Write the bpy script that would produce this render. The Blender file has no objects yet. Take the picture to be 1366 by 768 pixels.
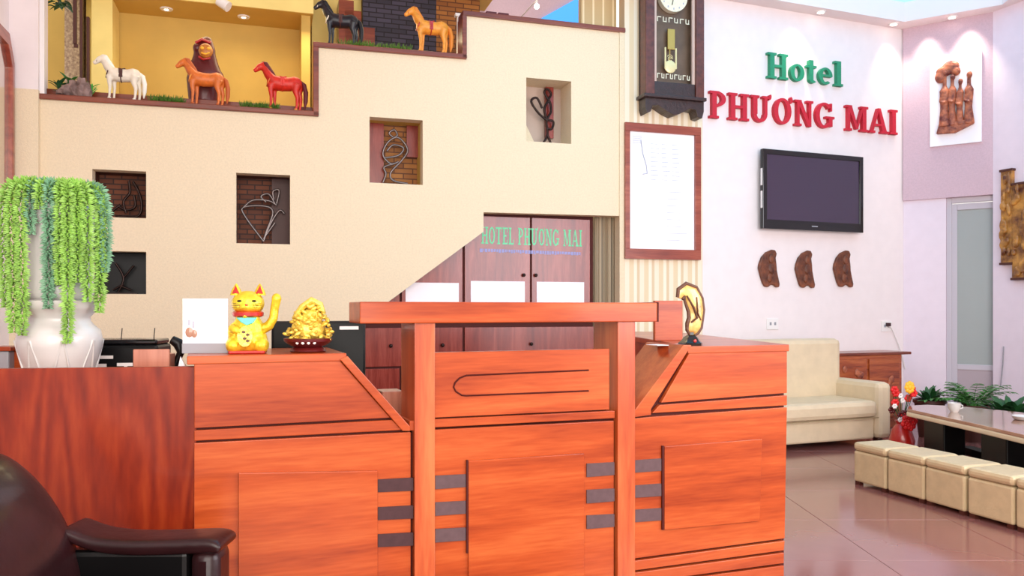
import bpy, bmesh, math, random
from mathutils import Vector, Matrix
from mathutils.geometry import tessellate_polygon
random.seed(7)
scene = bpy.context.scene
COL = scene.collection
R = math.radians
# ---------------------------------------------------------------- camera, world, light, exposure
H = 1.3                      # camera height, m
FPX = 1070.0                 # focal length in pixels of the 1366 px wide frame
HY = 412.0                   # horizon row
cd = bpy.data.cameras.new('camera'); cam = bpy.data.objects.new('camera', cd); COL.objects.link(cam)
cam.location = (0, 0, H); cam.rotation_euler = (R(90), 0, 0)
cd.sensor_width = 36; cd.lens = 36 * FPX / 1366; cd.shift_y = (HY - 384) / 1366
cd.clip_start = .05; cd.clip_end = 100
scene.camera = cam
w = bpy.data.worlds.new('world'); scene.world = w; w.use_nodes = True
w.node_tree.nodes['Background'].inputs[0].default_value = (1.0, .95, .91, 1)
w.node_tree.nodes['Background'].inputs[1].default_value = 1.0
def area(name, loc, rot, sx, sy, e, col=(1, 1, 1)):
    l = bpy.data.lights.new(name, 'AREA'); l.shape = 'RECTANGLE'; l.size = sx; l.size_y = sy; l.energy = e; l.color = col
    o = bpy.data.objects.new(name, l); COL.objects.link(o); o.location = loc; o.rotation_euler = rot; return o
area('entrance_fill', (.6, -2.6, 2.6), (R(78), 0, R(4)), 5, 3.6, 260, (1.0, .95, .88))  # added fill behind the camera, standing in for unseen entrance glazing
area('side_fill', (4.4, 1.5, 2.4), (R(80), 0, R(62)), 3.5, 2.8, 170, (.93, .93, 1.0))  # added fill that brightens the right side, not an actual window
area('gallery_light', (-1.9, 7.6, 4.05), (0, 0, R(17)), 2.4, .5, 16, (1.0, .84, .5))
def spot(name, loc, tgt, e, deg=60, col=(1, .85, .7), blend=.8, size=.05):
    l = bpy.data.lights.new(name, 'SPOT'); l.energy = e; l.spot_size = R(deg); l.spot_blend = blend; l.color = col; l.shadow_soft_size = size
    o = bpy.data.objects.new(name, l); COL.objects.link(o); o.location = loc
    o.rotation_euler = (Vector(tgt) - Vector(loc)).to_track_quat('-Z', 'Y').to_euler(); return o
scene.view_settings.view_transform = 'Standard'; scene.view_settings.look = 'None'
scene.view_settings.exposure = 0.42; scene.view_settings.gamma = 1.0
scene.view_settings.use_curve_mapping = False
# ---------------------------------------------------------------- materials
def srgb(r, g, b):
    f = lambda c: (c / 255 / 12.92) if c / 255 <= .04045 else ((c / 255 + .055) / 1.055) ** 2.4
    return (f(r), f(g), f(b), 1)
MATS = {}
def dull(m, v=.25):
    m.node_tree.nodes['Principled BSDF'].inputs['Specular IOR Level'].default_value = v; return m
def nodes(name):
    m = bpy.data.materials.new(name); m.use_nodes = True; MATS[name] = m
    nt = m.node_tree; return m, nt, nt.nodes['Principled BSDF']
def coords(nt, scale=(1, 1, 1)):
    tc = nt.nodes.new('ShaderNodeTexCoord'); mp = nt.nodes.new('ShaderNodeMapping'); mp.inputs['Scale'].default_value = scale
    nt.links.new(tc.outputs['Object'], mp.inputs['Vector']); return mp.outputs['Vector']
def plain(name, c, rough=.5, metal=0, noise=.0, scale=12, bump=0, bscale=60, emit=None, es=1, coat=0, c2=None, detail=4, trans=0, alpha=1):
    m, nt, b = nodes(name)
    b.inputs['Base Color'].default_value = c; b.inputs['Roughness'].default_value = rough; b.inputs['Metallic'].default_value = metal
    b.inputs['Coat Weight'].default_value = coat; b.inputs['Coat Roughness'].default_value = .08
    b.inputs['Transmission Weight'].default_value = trans
    if noise or c2:
        n = nt.nodes.new('ShaderNodeTexNoise'); n.inputs['Scale'].default_value = scale; n.inputs['Detail'].default_value = detail
        nt.links.new(coords(nt), n.inputs['Vector'])
        rp = nt.nodes.new('ShaderNodeValToRGB'); nt.links.new(n.outputs['Fac'], rp.inputs['Fac'])
        rp.color_ramp.elements[0].position = .32; rp.color_ramp.elements[1].position = .68
        rp.color_ramp.elements[0].color = c2 or tuple(x * (1 - noise) for x in c[:3]) + (1,)
        rp.color_ramp.elements[1].color = c if c2 else tuple(min(1, x * (1 + noise)) for x in c[:3]) + (1,)
        nt.links.new(rp.outputs['Color'], b.inputs['Base Color'])
    if bump:
        n2 = nt.nodes.new('ShaderNodeTexNoise'); n2.inputs['Scale'].default_value = bscale; n2.inputs['Detail'].default_value = 3
        nt.links.new(coords(nt), n2.inputs['Vector'])
        bp = nt.nodes.new('ShaderNodeBump'); bp.inputs['Strength'].default_value = bump; bp.inputs['Distance'].default_value = .01
        nt.links.new(n2.outputs['Fac'], bp.inputs['Height']); nt.links.new(bp.outputs['Normal'], b.inputs['Normal'])
    if emit: b.inputs['Emission Color'].default_value = emit; b.inputs['Emission Strength'].default_value = es
    return m
def wood(name, lo, mid, hi, grain='x', rough=.3, coat=.22, s=1.0, dist=1.5):
    m, nt, b = nodes(name)
    sc = {'x': (.55, 7, 7), 'z': (5.0, 5.0, .5), 'y': (7, .55, 7)}[grain]
    v = coords(nt, tuple(q * s for q in sc))
    n = nt.nodes.new('ShaderNodeTexNoise'); n.inputs['Scale'].default_value = 1.3; n.inputs['Detail'].default_value = 5; n.inputs['Distortion'].default_value = dist
    nt.links.new(v, n.inputs['Vector'])
    n2 = nt.nodes.new('ShaderNodeTexNoise'); n2.inputs['Scale'].default_value = 14; n2.inputs['Detail'].default_value = 3
    nt.links.new(v, n2.inputs['Vector'])
    mx = nt.nodes.new('ShaderNodeMath'); mx.operation = 'MULTIPLY_ADD'; mx.inputs[1].default_value = .35
    nt.links.new(n2.outputs['Fac'], mx.inputs[0]); nt.links.new(n.outputs['Fac'], mx.inputs[2])
    rp = nt.nodes.new('ShaderNodeValToRGB'); e = rp.color_ramp.elements
    e[0].position = .42; e[0].color = lo; e[1].position = .9; e[1].color = hi
    k = e.new(.66); k.color = mid
    nt.links.new(mx.outputs[0], rp.inputs['Fac']); nt.links.new(rp.outputs['Color'], b.inputs['Base Color'])
    b.inputs['Roughness'].default_value = rough; b.inputs['Coat Weight'].default_value = coat; b.inputs['Coat Roughness'].default_value = .12
    return m
def cathedral(name, lo, mid, hi):
    # flame figure of crown-cut veneer: stretched rings
    m, nt, b = nodes(name)
    v = coords(nt, (2.6, 2.6, .5))
    n = nt.nodes.new('ShaderNodeTexNoise'); n.inputs['Scale'].default_value = 1.1; n.inputs['Detail'].default_value = 1.5; n.inputs['Distortion'].default_value = .4
    nt.links.new(v, n.inputs['Vector'])
    mu = nt.nodes.new('ShaderNodeMath'); mu.operation = 'MULTIPLY'; mu.inputs[1].default_value = 15
    nt.links.new(n.outputs['Fac'], mu.inputs[0])
    fr = nt.nodes.new('ShaderNodeMath'); fr.operation = 'SINE'; 
    m2 = nt.nodes.new('ShaderNodeMath'); m2.operation = 'MULTIPLY'; m2.inputs[1].default_value = 6.28
    nt.links.new(mu.outputs[0], m2.inputs[0]); nt.links.new(m2.outputs[0], fr.inputs[0])
    f2 = nt.nodes.new('ShaderNodeTexNoise'); f2.inputs['Scale'].default_value = 16; f2.inputs['Detail'].default_value = 3
    nt.links.new(v, f2.inputs['Vector'])
    a = nt.nodes.new('ShaderNodeMath'); a.operation = 'MULTIPLY_ADD'; a.inputs[1].default_value = .09; a.inputs[2].default_value = .28
    nt.links.new(fr.outputs[0], a.inputs[0])
    f3 = nt.nodes.new('ShaderNodeMath'); f3.operation = 'MULTIPLY'; f3.inputs[1].default_value = .45; nt.links.new(f2.outputs['Fac'], f3.inputs[0])
    s_ = nt.nodes.new('ShaderNodeMath'); s_.operation = 'ADD'; nt.links.new(a.outputs[0], s_.inputs[0]); nt.links.new(f3.outputs[0], s_.inputs[1])
    rp = nt.nodes.new('ShaderNodeValToRGB'); e = rp.color_ramp.elements
    e[0].position = .3; e[0].color = lo; e[1].position = .75; e[1].color = hi; k = e.new(.52); k.color = mid
    nt.links.new(s_.outputs[0], rp.inputs['Fac']); nt.links.new(rp.outputs['Color'], b.inputs['Base Color'])
    b.inputs['Roughness'].default_value = .34; b.inputs['Coat Weight'].default_value = .12; b.inputs['Coat Roughness'].default_value = .1
    return m
def stripes(name, cols, widths, rough=.6):
    # printed vertical stripes along local x; widths in metres
    m, nt, b = nodes(name); per = sum(widths)
    tc = nt.nodes.new('ShaderNodeTexCoord'); sp = nt.nodes.new('ShaderNodeSeparateXYZ'); nt.links.new(tc.outputs['Object'], sp.inputs[0])
    d = nt.nodes.new('ShaderNodeMath'); d.operation = 'DIVIDE'; d.inputs[1].default_value = per; nt.links.new(sp.outputs[0], d.inputs[0])
    f = nt.nodes.new('ShaderNodeMath'); f.operation = 'FRACT'; nt.links.new(d.outputs[0], f.inputs[0])
    rp = nt.nodes.new('ShaderNodeValToRGB'); rp.color_ramp.interpolation = 'CONSTANT'; e = rp.color_ramp.elements
    acc = 0
    for i, (c, wd) in enumerate(zip(cols, widths)):
        if i == 0: e[0].position = 0; e[0].color = c
        elif i == 1: e[1].position = acc / per; e[1].color = c
        else: e.new(acc / per).color = c
        acc += wd
    nt.links.new(f.outputs[0], rp.inputs['Fac']); nt.links.new(rp.outputs['Color'], b.inputs['Base Color']); b.inputs['Roughness'].default_value = rough
    return m
def brickmat(name, c1, c2, mortar, scale=1, bw=.16, rh=.05):
    m, nt, b = nodes(name)
    tc = nt.nodes.new('ShaderNodeTexCoord'); sp = nt.nodes.new('ShaderNodeSeparateXYZ'); cb = nt.nodes.new('ShaderNodeCombineXYZ')
    nt.links.new(tc.outputs['Object'], sp.inputs[0]); nt.links.new(sp.outputs[0], cb.inputs[0]); nt.links.new(sp.outputs[2], cb.inputs[1])
    t = nt.nodes.new('ShaderNodeTexBrick'); nt.links.new(cb.outputs[0], t.inputs['Vector'])
    t.inputs['Color1'].default_value = c1; t.inputs['Color2'].default_value = c2; t.inputs['Mortar'].default_value = mortar
    t.inputs['Scale'].default_value = scale; t.inputs['Brick Width'].default_value = bw; t.inputs['Row Height'].default_value = rh; t.inputs['Mortar Size'].default_value = .006
    nt.links.new(t.outputs['Color'], b.inputs['Base Color']); b.inputs['Roughness'].default_value = .7
    return m
W_X = wood('desk_wood', srgb(134, 46, 16), srgb(170, 71, 28), srgb(192, 96, 46), 'x', dist=.6)
W_Z = wood('desk_wood_upright', srgb(142, 50, 20), srgb(180, 78, 36), srgb(204, 108, 58), 'z', dist=.6)
W_V = cathedral('veneer_wood', srgb(98, 22, 8), srgb(128, 38, 13), srgb(148, 56, 22))
W_GAP = plain('dark_gap', srgb(74, 18, 10), .6)
W_CAB = wood('cabinet_wood', srgb(108, 30, 22), srgb(136, 48, 36), srgb(158, 68, 54), 'z', rough=.25, s=1.6)
W_TRIM = wood('trim_wood', srgb(92, 36, 20), srgb(122, 52, 30), srgb(146, 70, 40), 'x')
W_FRAME = wood('frame_wood', srgb(120, 46, 34), srgb(150, 66, 48), srgb(176, 92, 66), 'x')
W_CLOCK = plain('clock_wood', srgb(98, 44, 32), .35, noise=.35, scale=18, coat=.3)
W_CLOCKD = plain('clock_wood_dark', srgb(48, 22, 20), .4, noise=.3, scale=30, coat=.3, bump=.4, bscale=50)
INLAY = plain('grey_inlay', srgb(92, 72, 74), .35, noise=.1, scale=40)
INLAYD = plain('dark_inlay', srgb(70, 46, 48), .35, noise=.1, scale=40)
BEIGE = plain('beige_wall_paint', srgb(233, 213, 180), .75, noise=.045, scale=60, bump=.25, bscale=120, detail=6)
WHITEW = plain('white_wall_paint', srgb(238, 226, 224), .6, noise=.02, scale=8)
LILAC = plain('lilac_tinted_wall', srgb(232, 216, 226), .6, noise=.02, scale=8)  # tint of the blue cove light put into the wall colour
MAUVE = plain('mauve_wall_paint', srgb(206, 176, 186), .65, noise=.05, scale=60, bump=.15, bscale=90)
CEIL = plain('ceiling_paint', srgb(238, 224, 222), .7)
COVE = plain('cove_glow', srgb(160, 220, 245), .6, emit=srgb(130, 205, 245), es=.9)
OCHRE = plain('ochre_wall_paint', srgb(208, 170, 84), .7, noise=.04, scale=5)
OCHREL = plain('yellow_wall_paint', srgb(238, 214, 130), .7, noise=.04, scale=5)
STONE = plain('pebbled_plaster', srgb(200, 178, 150), .8, c2=srgb(130, 104, 90), scale=40, bump=.6, bscale=60)
STRIPE = stripes('striped_wallpaper', [srgb(226, 205, 168), srgb(240, 228, 204), srgb(218, 194, 158), srgb(238, 224, 198)], [.05, .035, .03, .05])
STRIPEB = stripes('striped_wallpaper_dark', [srgb(200, 176, 130), srgb(238, 222, 182)], [.09, .02])
CURTAIN = stripes('curtain_cloth', [srgb(160, 142, 118), srgb(196, 178, 150), srgb(138, 124, 104), srgb(176, 160, 134)], [.03, .02, .02, .03])
BRICKN = brickmat('brown_brick', srgb(120, 62, 32), srgb(92, 44, 22), srgb(54, 28, 18), 1, .13, .045)
DSTONE = brickmat('dark_stone', srgb(74, 68, 88), srgb(48, 44, 58), srgb(26, 22, 28), 1, .16, .05)
BROWNW = brickmat('amber_brick', srgb(170, 110, 48), srgb(140, 84, 36), srgb(96, 54, 26), 1, .18, .05)
TILE = plain('polished_tile', srgb(140, 88, 82), .16, noise=.06, scale=3, coat=.3)
GROUT = plain('grout', srgb(110, 70, 66), .7)
LEATHER = plain('cream_leather', srgb(214, 194, 162), .4, noise=.05, scale=9, bump=.15, bscale=30)
LEATHER2 = plain('beige_leather', srgb(206, 184, 144), .42, noise=.07, scale=14, bump=.2, bscale=60)
SEAM = plain('leather_seam', srgb(150, 130, 96), .6)
BLEATHER = plain('black_leather', srgb(38, 16, 18), .3, noise=.3, scale=6, bump=.2, bscale=14, coat=.12)
BLACK = plain('black_plastic', srgb(9, 8, 9), .35)
BLACKG = plain('black_gloss', srgb(9, 8, 11), .15, coat=.2)
SCREEN = plain('tv_glass', srgb(54, 38, 62), .07, coat=.5)
DARKM = plain('dark_metal', srgb(46, 30, 26), .3, metal=.7)
WIRE = plain('wire_metal', srgb(120, 110, 108), .35, metal=.8)
WHITEP = plain('white_plastic', srgb(238, 232, 228), .4)
PAPER = plain('white_paper', srgb(250, 246, 250), .7, noise=.02, scale=4)
INK = plain('faint_ink', srgb(176, 176, 190), .8)
CERAM = plain('white_ceramic', srgb(206, 202, 198), .25, noise=.06, scale=5, coat=.3)
GREYP = plain('grey_plastic', srgb(150, 150, 156), .45)
GOLD = plain('bright_gold', srgb(244, 206, 54), .28, metal=.55, noise=.2, scale=30, bump=.4, bscale=45)
GOLDP = plain('pale_gold', srgb(246, 206, 90), .35, metal=.45, noise=.25, scale=50, bump=.5, bscale=70)
REDG = plain('red_enamel', srgb(176, 26, 18), .3, coat=.4)
REDD = plain('dark_red_lacquer', srgb(88, 14, 14), .4, coat=.1)
TEAL = plain('teal_enamel', srgb(90, 200, 180), .35)
GREENL = plain('green_letter', srgb(30, 138, 98), .5, noise=.08, scale=40)
REDL = plain('red_letter', srgb(196, 18, 44), .5, noise=.06, scale=40)
GREEND = plain('green_print', srgb(110, 215, 160), .5)
BLUED = plain('blue_print', srgb(150, 150, 200), .5)
COCO = plain('carved_brown', srgb(134, 72, 40), .5, c2=srgb(70, 34, 22), scale=14, bump=.6, bscale=40)
CARVE = plain('carved_redwood', srgb(196, 112, 74), .5, c2=srgb(96, 36, 34), scale=16, bump=.8, bscale=40)
CARVEG = plain('carved_goldwood', srgb(206, 146, 66), .4, c2=srgb(84, 36, 18), scale=9, bump=1, bscale=40, coat=.2)
GLASSF = plain('frosted_glass', srgb(160, 166, 164), .35)
ALU = plain('white_aluminium', srgb(196, 188, 196), .35)
DOORP = plain('grey_door_panel', srgb(176, 160, 166), .5)
LEAF = plain('leaf_green', srgb(60, 120, 48), .5, noise=.3, scale=10)
LEAFD = plain('leaf_dark', srgb(30, 78, 36), .5, noise=.35, scale=10)
SUCC = plain('succulent_green', srgb(142, 186, 82), .5, noise=.2, scale=16)
SUCCB = plain('succulent_bluish', srgb(112, 158, 122), .5, noise=.2, scale=16)
GRASS = plain('moss_grass', srgb(84, 124, 40), .7, noise=.4, scale=30)
ROCK = plain('grey_rock', srgb(168, 140, 132), .8, c2=srgb(96, 74, 68), scale=14, bump=.6, bscale=30)
SOIL = plain('soil', srgb(60, 40, 28), .9)
MARBLE = plain('table_marble', srgb(190, 150, 120), .1, c2=srgb(158, 104, 82), scale=3, coat=.5, detail=8)
MARBLEE = plain('marble_edge', srgb(226, 204, 170), .3)
AGATE = plain('agate_cream', srgb(236, 208, 120), .25, c2=srgb(170, 110, 50), scale=26, coat=.4, detail=6)
AGATER = plain('agate_rind', srgb(88, 50, 28), .5, bump=.6, bscale=60)
REDF = plain('red_flower', srgb(214, 20, 22), .5, noise=.2, scale=30)
YELF = plain('yellow_flower', srgb(244, 180, 40), .5)
LAMP = plain('lamp_glow', srgb(255, 246, 230), .4, emit=srgb(255, 240, 220), es=5)
BLUEGLOW = plain('blue_light_glow', srgb(70, 160, 250), .5, emit=srgb(60, 150, 250), es=.55)  # blue ceiling light put in as a glowing colour
ORANGE = plain('orange_horse', srgb(214, 110, 40), .45, noise=.15, scale=12)
TAN = plain('golden_horse', srgb(232, 150, 50), .45, noise=.15, scale=12)
REDH = plain('red_horse', srgb(206, 40, 22), .45, noise=.15, scale=12)
WHITEH = plain('white_horse', srgb(238, 226, 204), .5, noise=.06, scale=12)
BLACKH = plain('black_horse', srgb(28, 24, 30), .4, noise=.2, scale=12)
BROWND = plain('dark_brown', srgb(74, 32, 22), .5)
BOXW = wood('file_box_wood', srgb(160, 92, 70), srgb(190, 120, 96), srgb(206, 142, 118), 'z')
for m_ in (BLACK, INLAY, INLAYD, W_GAP, W_V, W_X, BLEATHER): dull(m_)
# ---------------------------------------------------------------- frames, objects, mesh builder
class Frame:
    def __init__(s, ox, oy, deg, off=0):
        s.deg = deg; a = R(deg); s.a = a; s.ox = ox - math.sin(a) * off; s.oy = oy + math.cos(a) * off
    def off(s, d): return Frame(s.ox, s.oy, s.deg, d)
    def s(s_, px):
        u = (px - 683) / FPX
        return (u * s_.oy - s_.ox) / (math.cos(s_.a) - u * math.sin(s_.a))
    def Y(s, t): return s.oy + t * math.sin(s.a)
    def at(s, px, py):
        t = s.s(px); return t, H + (HY - py) * s.Y(t) / FPX
    def w(s, t, d=0, z=0):
        return Vector((s.ox + t * math.cos(s.a) - d * math.sin(s.a), s.oy + t * math.sin(s.a) + d * math.cos(s.a), z))
def thing(name, label, cat, loc, rot=0, group=None):
    o = bpy.data.objects.new(name, None); COL.objects.link(o); o.empty_display_size = .1
    o.location = loc; o.rotation_euler = (0, 0, rot); o['label'] = label; o['category'] = cat
    if group: o['group'] = group
    return o
def tag(o, label, cat, group=None):
    o['label'] = label; o['category'] = cat
    if group: o['group'] = group
    return o
def fthing(F, name, label, cat, t, z, d=0, group=None):
    o = thing(name, label, cat, F.w(t, d, z), F.a, group); o['_o'] = (t, d, z); return o
def sfx(o):   # drop helper property
    if '_o' in o: del o['_o']
class MB:
    def __init__(s): s.v = []; s.f = []
    def add(s, vs, fs):
        n = len(s.v); s.v += [tuple(v) for v in vs]; s.f += [tuple(i + n for i in f) for f in fs]; return s
    def box(s, x0, x1, y0, y1, z0, z1):
        if x0 > x1: x0, x1 = x1, x0
        if y0 > y1: y0, y1 = y1, y0
        if z0 > z1: z0, z1 = z1, z0
        return s.add([(x0, y0, z0), (x1, y0, z0), (x1, y1, z0), (x0, y1, z0), (x0, y0, z1), (x1, y0, z1), (x1, y1, z1), (x0, y1, z1)],
                     [(0, 3, 2, 1), (4, 5, 6, 7), (0, 1, 5, 4), (1, 2, 6, 5), (2, 3, 7, 6), (3, 0, 4, 7)])
    def poly(s, outer, y0, y1, holes=(), plane='xz'):
        loops = [list(outer)] + [list(h) for h in holes]
        tri = tessellate_polygon([[Vector((a, b, 0)) for a, b in l] for l in loops])
        flat = [p for l in loops for p in l]; n = len(flat)
        P = (lambda a, b, c: (a, c, b)) if plane == 'xz' else (lambda a, b, c: (a, b, c))
        vs = [P(a, b, y0) for a, b in flat] + [P(a, b, y1) for a, b in flat]
        fs = [tuple(t) for t in tri] + [tuple(i + n for i in reversed(t)) for t in tri]
        k = 0
        for l in loops:
            m = len(l)
            for i in range(m): fs.append((k + i, k + (i + 1) % m, k + (i + 1) % m + n, k + i + n))
            k += m
        return s.add(vs, fs)
    def tube(s, pts, rad, n=10, cap=True, flat=1.0):
        pts = [Vector(p) for p in pts]; m = len(pts)
        if not hasattr(rad, '__len__'): rad = [rad] * m
        prev = None; vs = []
        for i, p in enumerate(pts):
            d = (pts[min(i + 1, m - 1)] - pts[max(i - 1, 0)]); d = d.normalized() if d.length > 1e-9 else Vector((0, 0, 1))
            if prev is None:
                up = Vector((0, 0, 1)) if abs(d.z) < .9 else Vector((0, 1, 0)); a = d.cross(up).normalized()
            else:
                a = prev - d * prev.dot(d); a = a.normalized() if a.length > 1e-6 else d.orthogonal().normalized()
            prev = a; b = d.cross(a)
            for k in range(n):
                t = 2 * math.pi * k / n; vs.append(p + (a * math.cos(t) + b * math.sin(t) * flat) * rad[i])
        fs = [(i * n + k, i * n + (k + 1) % n, (i + 1) * n + (k + 1) % n, (i + 1) * n + k) for i in range(m - 1) for k in range(n)]
        if cap: fs += [tuple(reversed(range(n))), tuple(range((m - 1) * n, m * n))]
        return s.add(vs, fs)
    def lathe(s, prof, c=(0, 0, 0), n=32, fn=None):
        vs = []; m = len(prof)
        for i, (r, z) in enumerate(prof):
            for k in range(n):
                t = 2 * math.pi * k / n; q = r * (fn(t, z) if fn else 1)
                vs.append((c[0] + q * math.cos(t), c[1] + q * math.sin(t), c[2] + z))
        fs = [(i * n + k, i * n + (k + 1) % n, (i + 1) * n + (k + 1) % n, (i + 1) * n + k) for i in range(m - 1) for k in range(n)]
        fs += [tuple(reversed(range(n))), tuple(range((m - 1) * n, m * n))]
        return s.add(vs, fs)
    def ell(s, c, r, n=12, m=8, rot=None):
        if not hasattr(r, '__len__'): r = (r, r, r)
        c = Vector(c); vs = []
        q = rot or Matrix.Identity(3)
        for i in range(1, m):
            p = math.pi * i / m
            for k in range(n):
                t = 2 * math.pi * k / n
                vs.append(c + q @ Vector((r[0] * math.sin(p) * math.cos(t), r[1] * math.sin(p) * math.sin(t), r[2] * math.cos(p))))
        top = len(vs); vs.append(c + q @ Vector((0, 0, r[2]))); vs.append(c + q @ Vector((0, 0, -r[2])))
        fs = [(i * n + k, (i + 1) * n + k, (i + 1) * n + (k + 1) % n, i * n + (k + 1) % n) for i in range(m - 2) for k in range(n)]
        fs += [(top, k, (k + 1) % n) for k in range(n)] + [(top + 1, (m - 2) * n + (k + 1) % n, (m - 2) * n + k) for k in range(n)]
        return s.add(vs, fs)
    def leaf(s, p, d, L, wd, n=5):   # plump tapering leaf
        d = Vector(d).normalized(); a = d.orthogonal().normalized(); b = d.cross(a); p = Vector(p); vs = [p]
        for t, q in ((.35, 1), (.7, .8)):
            for k in range(n):
                g = 2 * math.pi * k / n; vs.append(p + d * L * t + (a * math.cos(g) + b * math.sin(g)) * wd * q)
        vs.append(p + d * L); fs = [(0, 1 + (k + 1) % n, 1 + k) for k in range(n)]
        fs += [(1 + k, 1 + (k + 1) % n, 1 + n + (k + 1) % n, 1 + n + k) for k in range(n)]
        fs += [(1 + n + k, 1 + n + (k + 1) % n, 2 * n + 1) for k in range(n)]
        return s.add(vs, fs)
    def blade(s, p, d, L, wd, droop=.3, seg=4, up=Vector((0, 0, 1))):  # thin folded leaf
        p = Vector(p); d = Vector(d).normalized(); side = d.cross(up); side = side.normalized() if side.length > .01 else Vector((1, 0, 0))
        vs = []
        for i in range(seg + 1):
            t = i / seg; q = p + d * L * t - Vector((0, 0, 1)) * droop * L * t * t
            ww = wd * math.sin(math.pi * (.12 + .88 * t)) ** .8 if i < seg else wd * .03
            vs += [q - side * ww, q + Vector((0, 0, -.25 * ww)), q + side * ww]
        n0 = len(vs); vs += [Vector(v) - Vector((0, 0, .0015)) for v in vs]
        fs = []
        for i in range(seg):
            for j in (0, 1):
                a = i * 3 + j; fs.append((a, a + 1, a + 4, a + 3)); fs.append((n0 + a + 3, n0 + a + 4, n0 + a + 1, n0 + a))
            fs.append((i * 3, i * 3 + 3, n0 + i * 3 + 3, n0 + i * 3)); fs.append((i * 3 + 5, i * 3 + 2, n0 + i * 3 + 2, n0 + i * 3 + 5))
        return s.add(vs, fs)
    def build(s, name, mat, parent=None, smooth=0, bevel=0, remesh=0, sub=0, kind=None, label=None, frame=None, loc=None):
        me = bpy.data.meshes.new(name); vs = s.v
        if parent is not None and '_o' in parent:
            o0 = parent['_o']; vs = [(v[0] - o0[0], v[1] - o0[1], v[2] - o0[2]) for v in vs]
        me.from_pydata(vs, [], s.f); me.validate()
        b = bmesh.new(); b.from_mesh(me); bmesh.ops.recalc_face_normals(b, faces=b.faces); b.to_mesh(me); b.free()
        me.materials.append(mat)
        o = bpy.data.objects.new(name, me); COL.objects.link(o)
        if parent is not None:
            o.parent = parent
        if frame is not None: o.location = frame.w(0, 0, 0); o.rotation_euler = (0, 0, frame.a)
        if loc is not None: o.location = loc
        if smooth or remesh:
            me.polygons.foreach_set('use_smooth', [True] * len(me.polygons))
            if not remesh: me.set_sharp_from_angle(angle=R(smooth if smooth > 1 else 40))
        if bevel:
            m = o.modifiers.new('bevel', 'BEVEL'); m.width = bevel; m.segments = 2; m.limit_method = 'ANGLE'
        if remesh:
            m = o.modifiers.new('remesh', 'REMESH'); m.mode = 'VOXEL'; m.voxel_size = remesh; m.use_smooth_shade = True
            m = o.modifiers.new('smooth', 'SMOOTH'); m.factor = .5; m.iterations = 4
        if sub:
            m = o.modifiers.new('sub', 'SUBSURF'); m.levels = sub; m.render_levels = sub
        if kind: o['kind'] = kind
        if label: o['label'] = label
        return o
def struct(mb, name, mat, frame=None, parent=None, **k):
    o = mb.build(name, mat, parent, frame=frame, **k)
    if parent is None: o['kind'] = 'structure'
    return o
def dup(root, loc, rotz, label, group=None):
    r = root.copy(); COL.objects.link(r); r.location = loc; r.rotation_euler = (0, 0, rotz); r['label'] = label
    if group: r['group'] = group
    for ch in list(root.children):
        c = ch.copy(); COL.objects.link(c); c.parent = r
        for g in ch.children:
            q = g.copy(); COL.objects.link(q); q.parent = c
    return r
def rect(F, x0, y0, x1, y1):   # pixel rectangle on a plane -> s0,s1,z0,z1 (z from mean of both sides)
    a, za = F.at(x0, y0); b, zb = F.at(x1, y0); _, zc = F.at(x0, y1); _, zd = F.at(x1, y1)
    return a, b, (zc + zd) / 2, (za + zb) / 2
def quad(F, pts): return [F.at(*p) for p in pts]
T = Frame(3.32, 8.84, 21)        # television wall
M = Frame(1.97, 8.318, 17)       # beige stair wall
C = Frame(1.2245, 3.57, 21)     # desk front
Wg = Frame(-1.06, 2.71, 10)     # desk side panel
RW = Frame(4.542, 9.308, -36)    # mauve wall
CZ = 4.54
# ================================================================ SETTING
# floor with tiles
fl = struct(MB().box(-5.5, 6.5, -1.5, 10.2, -.1, -.012), 'floor', GROUT)
tile_me = None; TS = .8
ft = bpy.data.objects.new
for i in range(-6, 8):
    for j in range(-2, 13):
        if tile_me is None:
            o = MB().box(.0015, TS - .0015, .0015, TS - .0015, -.012, 0).build('tile', TILE, fl, bevel=.001); tile_me = o
        else:
            o = tile_me.copy(); COL.objects.link(o); o.parent = fl
        o.location = (i * TS + .3, j * TS + .15, 0)
# beige wall, stepped top, niches, cabinet opening
z = lambda F, px, py: F.at(px, py)[1]
L = quad(M, [(50, 127), (425, 151), (425, 59), (622, 75), (622, 17), (833, 40)])
s0, s1 = M.s(50), M.s(833)
op = quad(M, [(827, 288), (645, 283), (645, 309), (478, 432)])
sbl = M.s(470)
outer = [(s0, 0)] + [L[0], L[1], L[2], L[3], L[4], L[5]] + [(s1, 0), (op[0][0], 0), op[0], op[1], op[2], op[3], (sbl, op[3][1] - .05), (sbl, 0)]
niches = [(123, 227, 195, 290), (315, 232, 387, 325), (493, 158, 564, 245), (702, 106, 762, 190), (123, 335, 195, 392)]
holes = []; NB = []
for n_ in niches:
    a, b, c_, d_ = rect(M, *n_); NB.append((a, b, c_, d_)); holes.append([(a, c_), (b, c_), (b, d_), (a, d_)])
wm = MB().poly(outer, 0, .13, holes)
wall = struct(wm, 'wall_back', BEIGE, M)
NB4 = plain('pale_niche_paint', srgb(190, 166, 150), .7)
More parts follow.
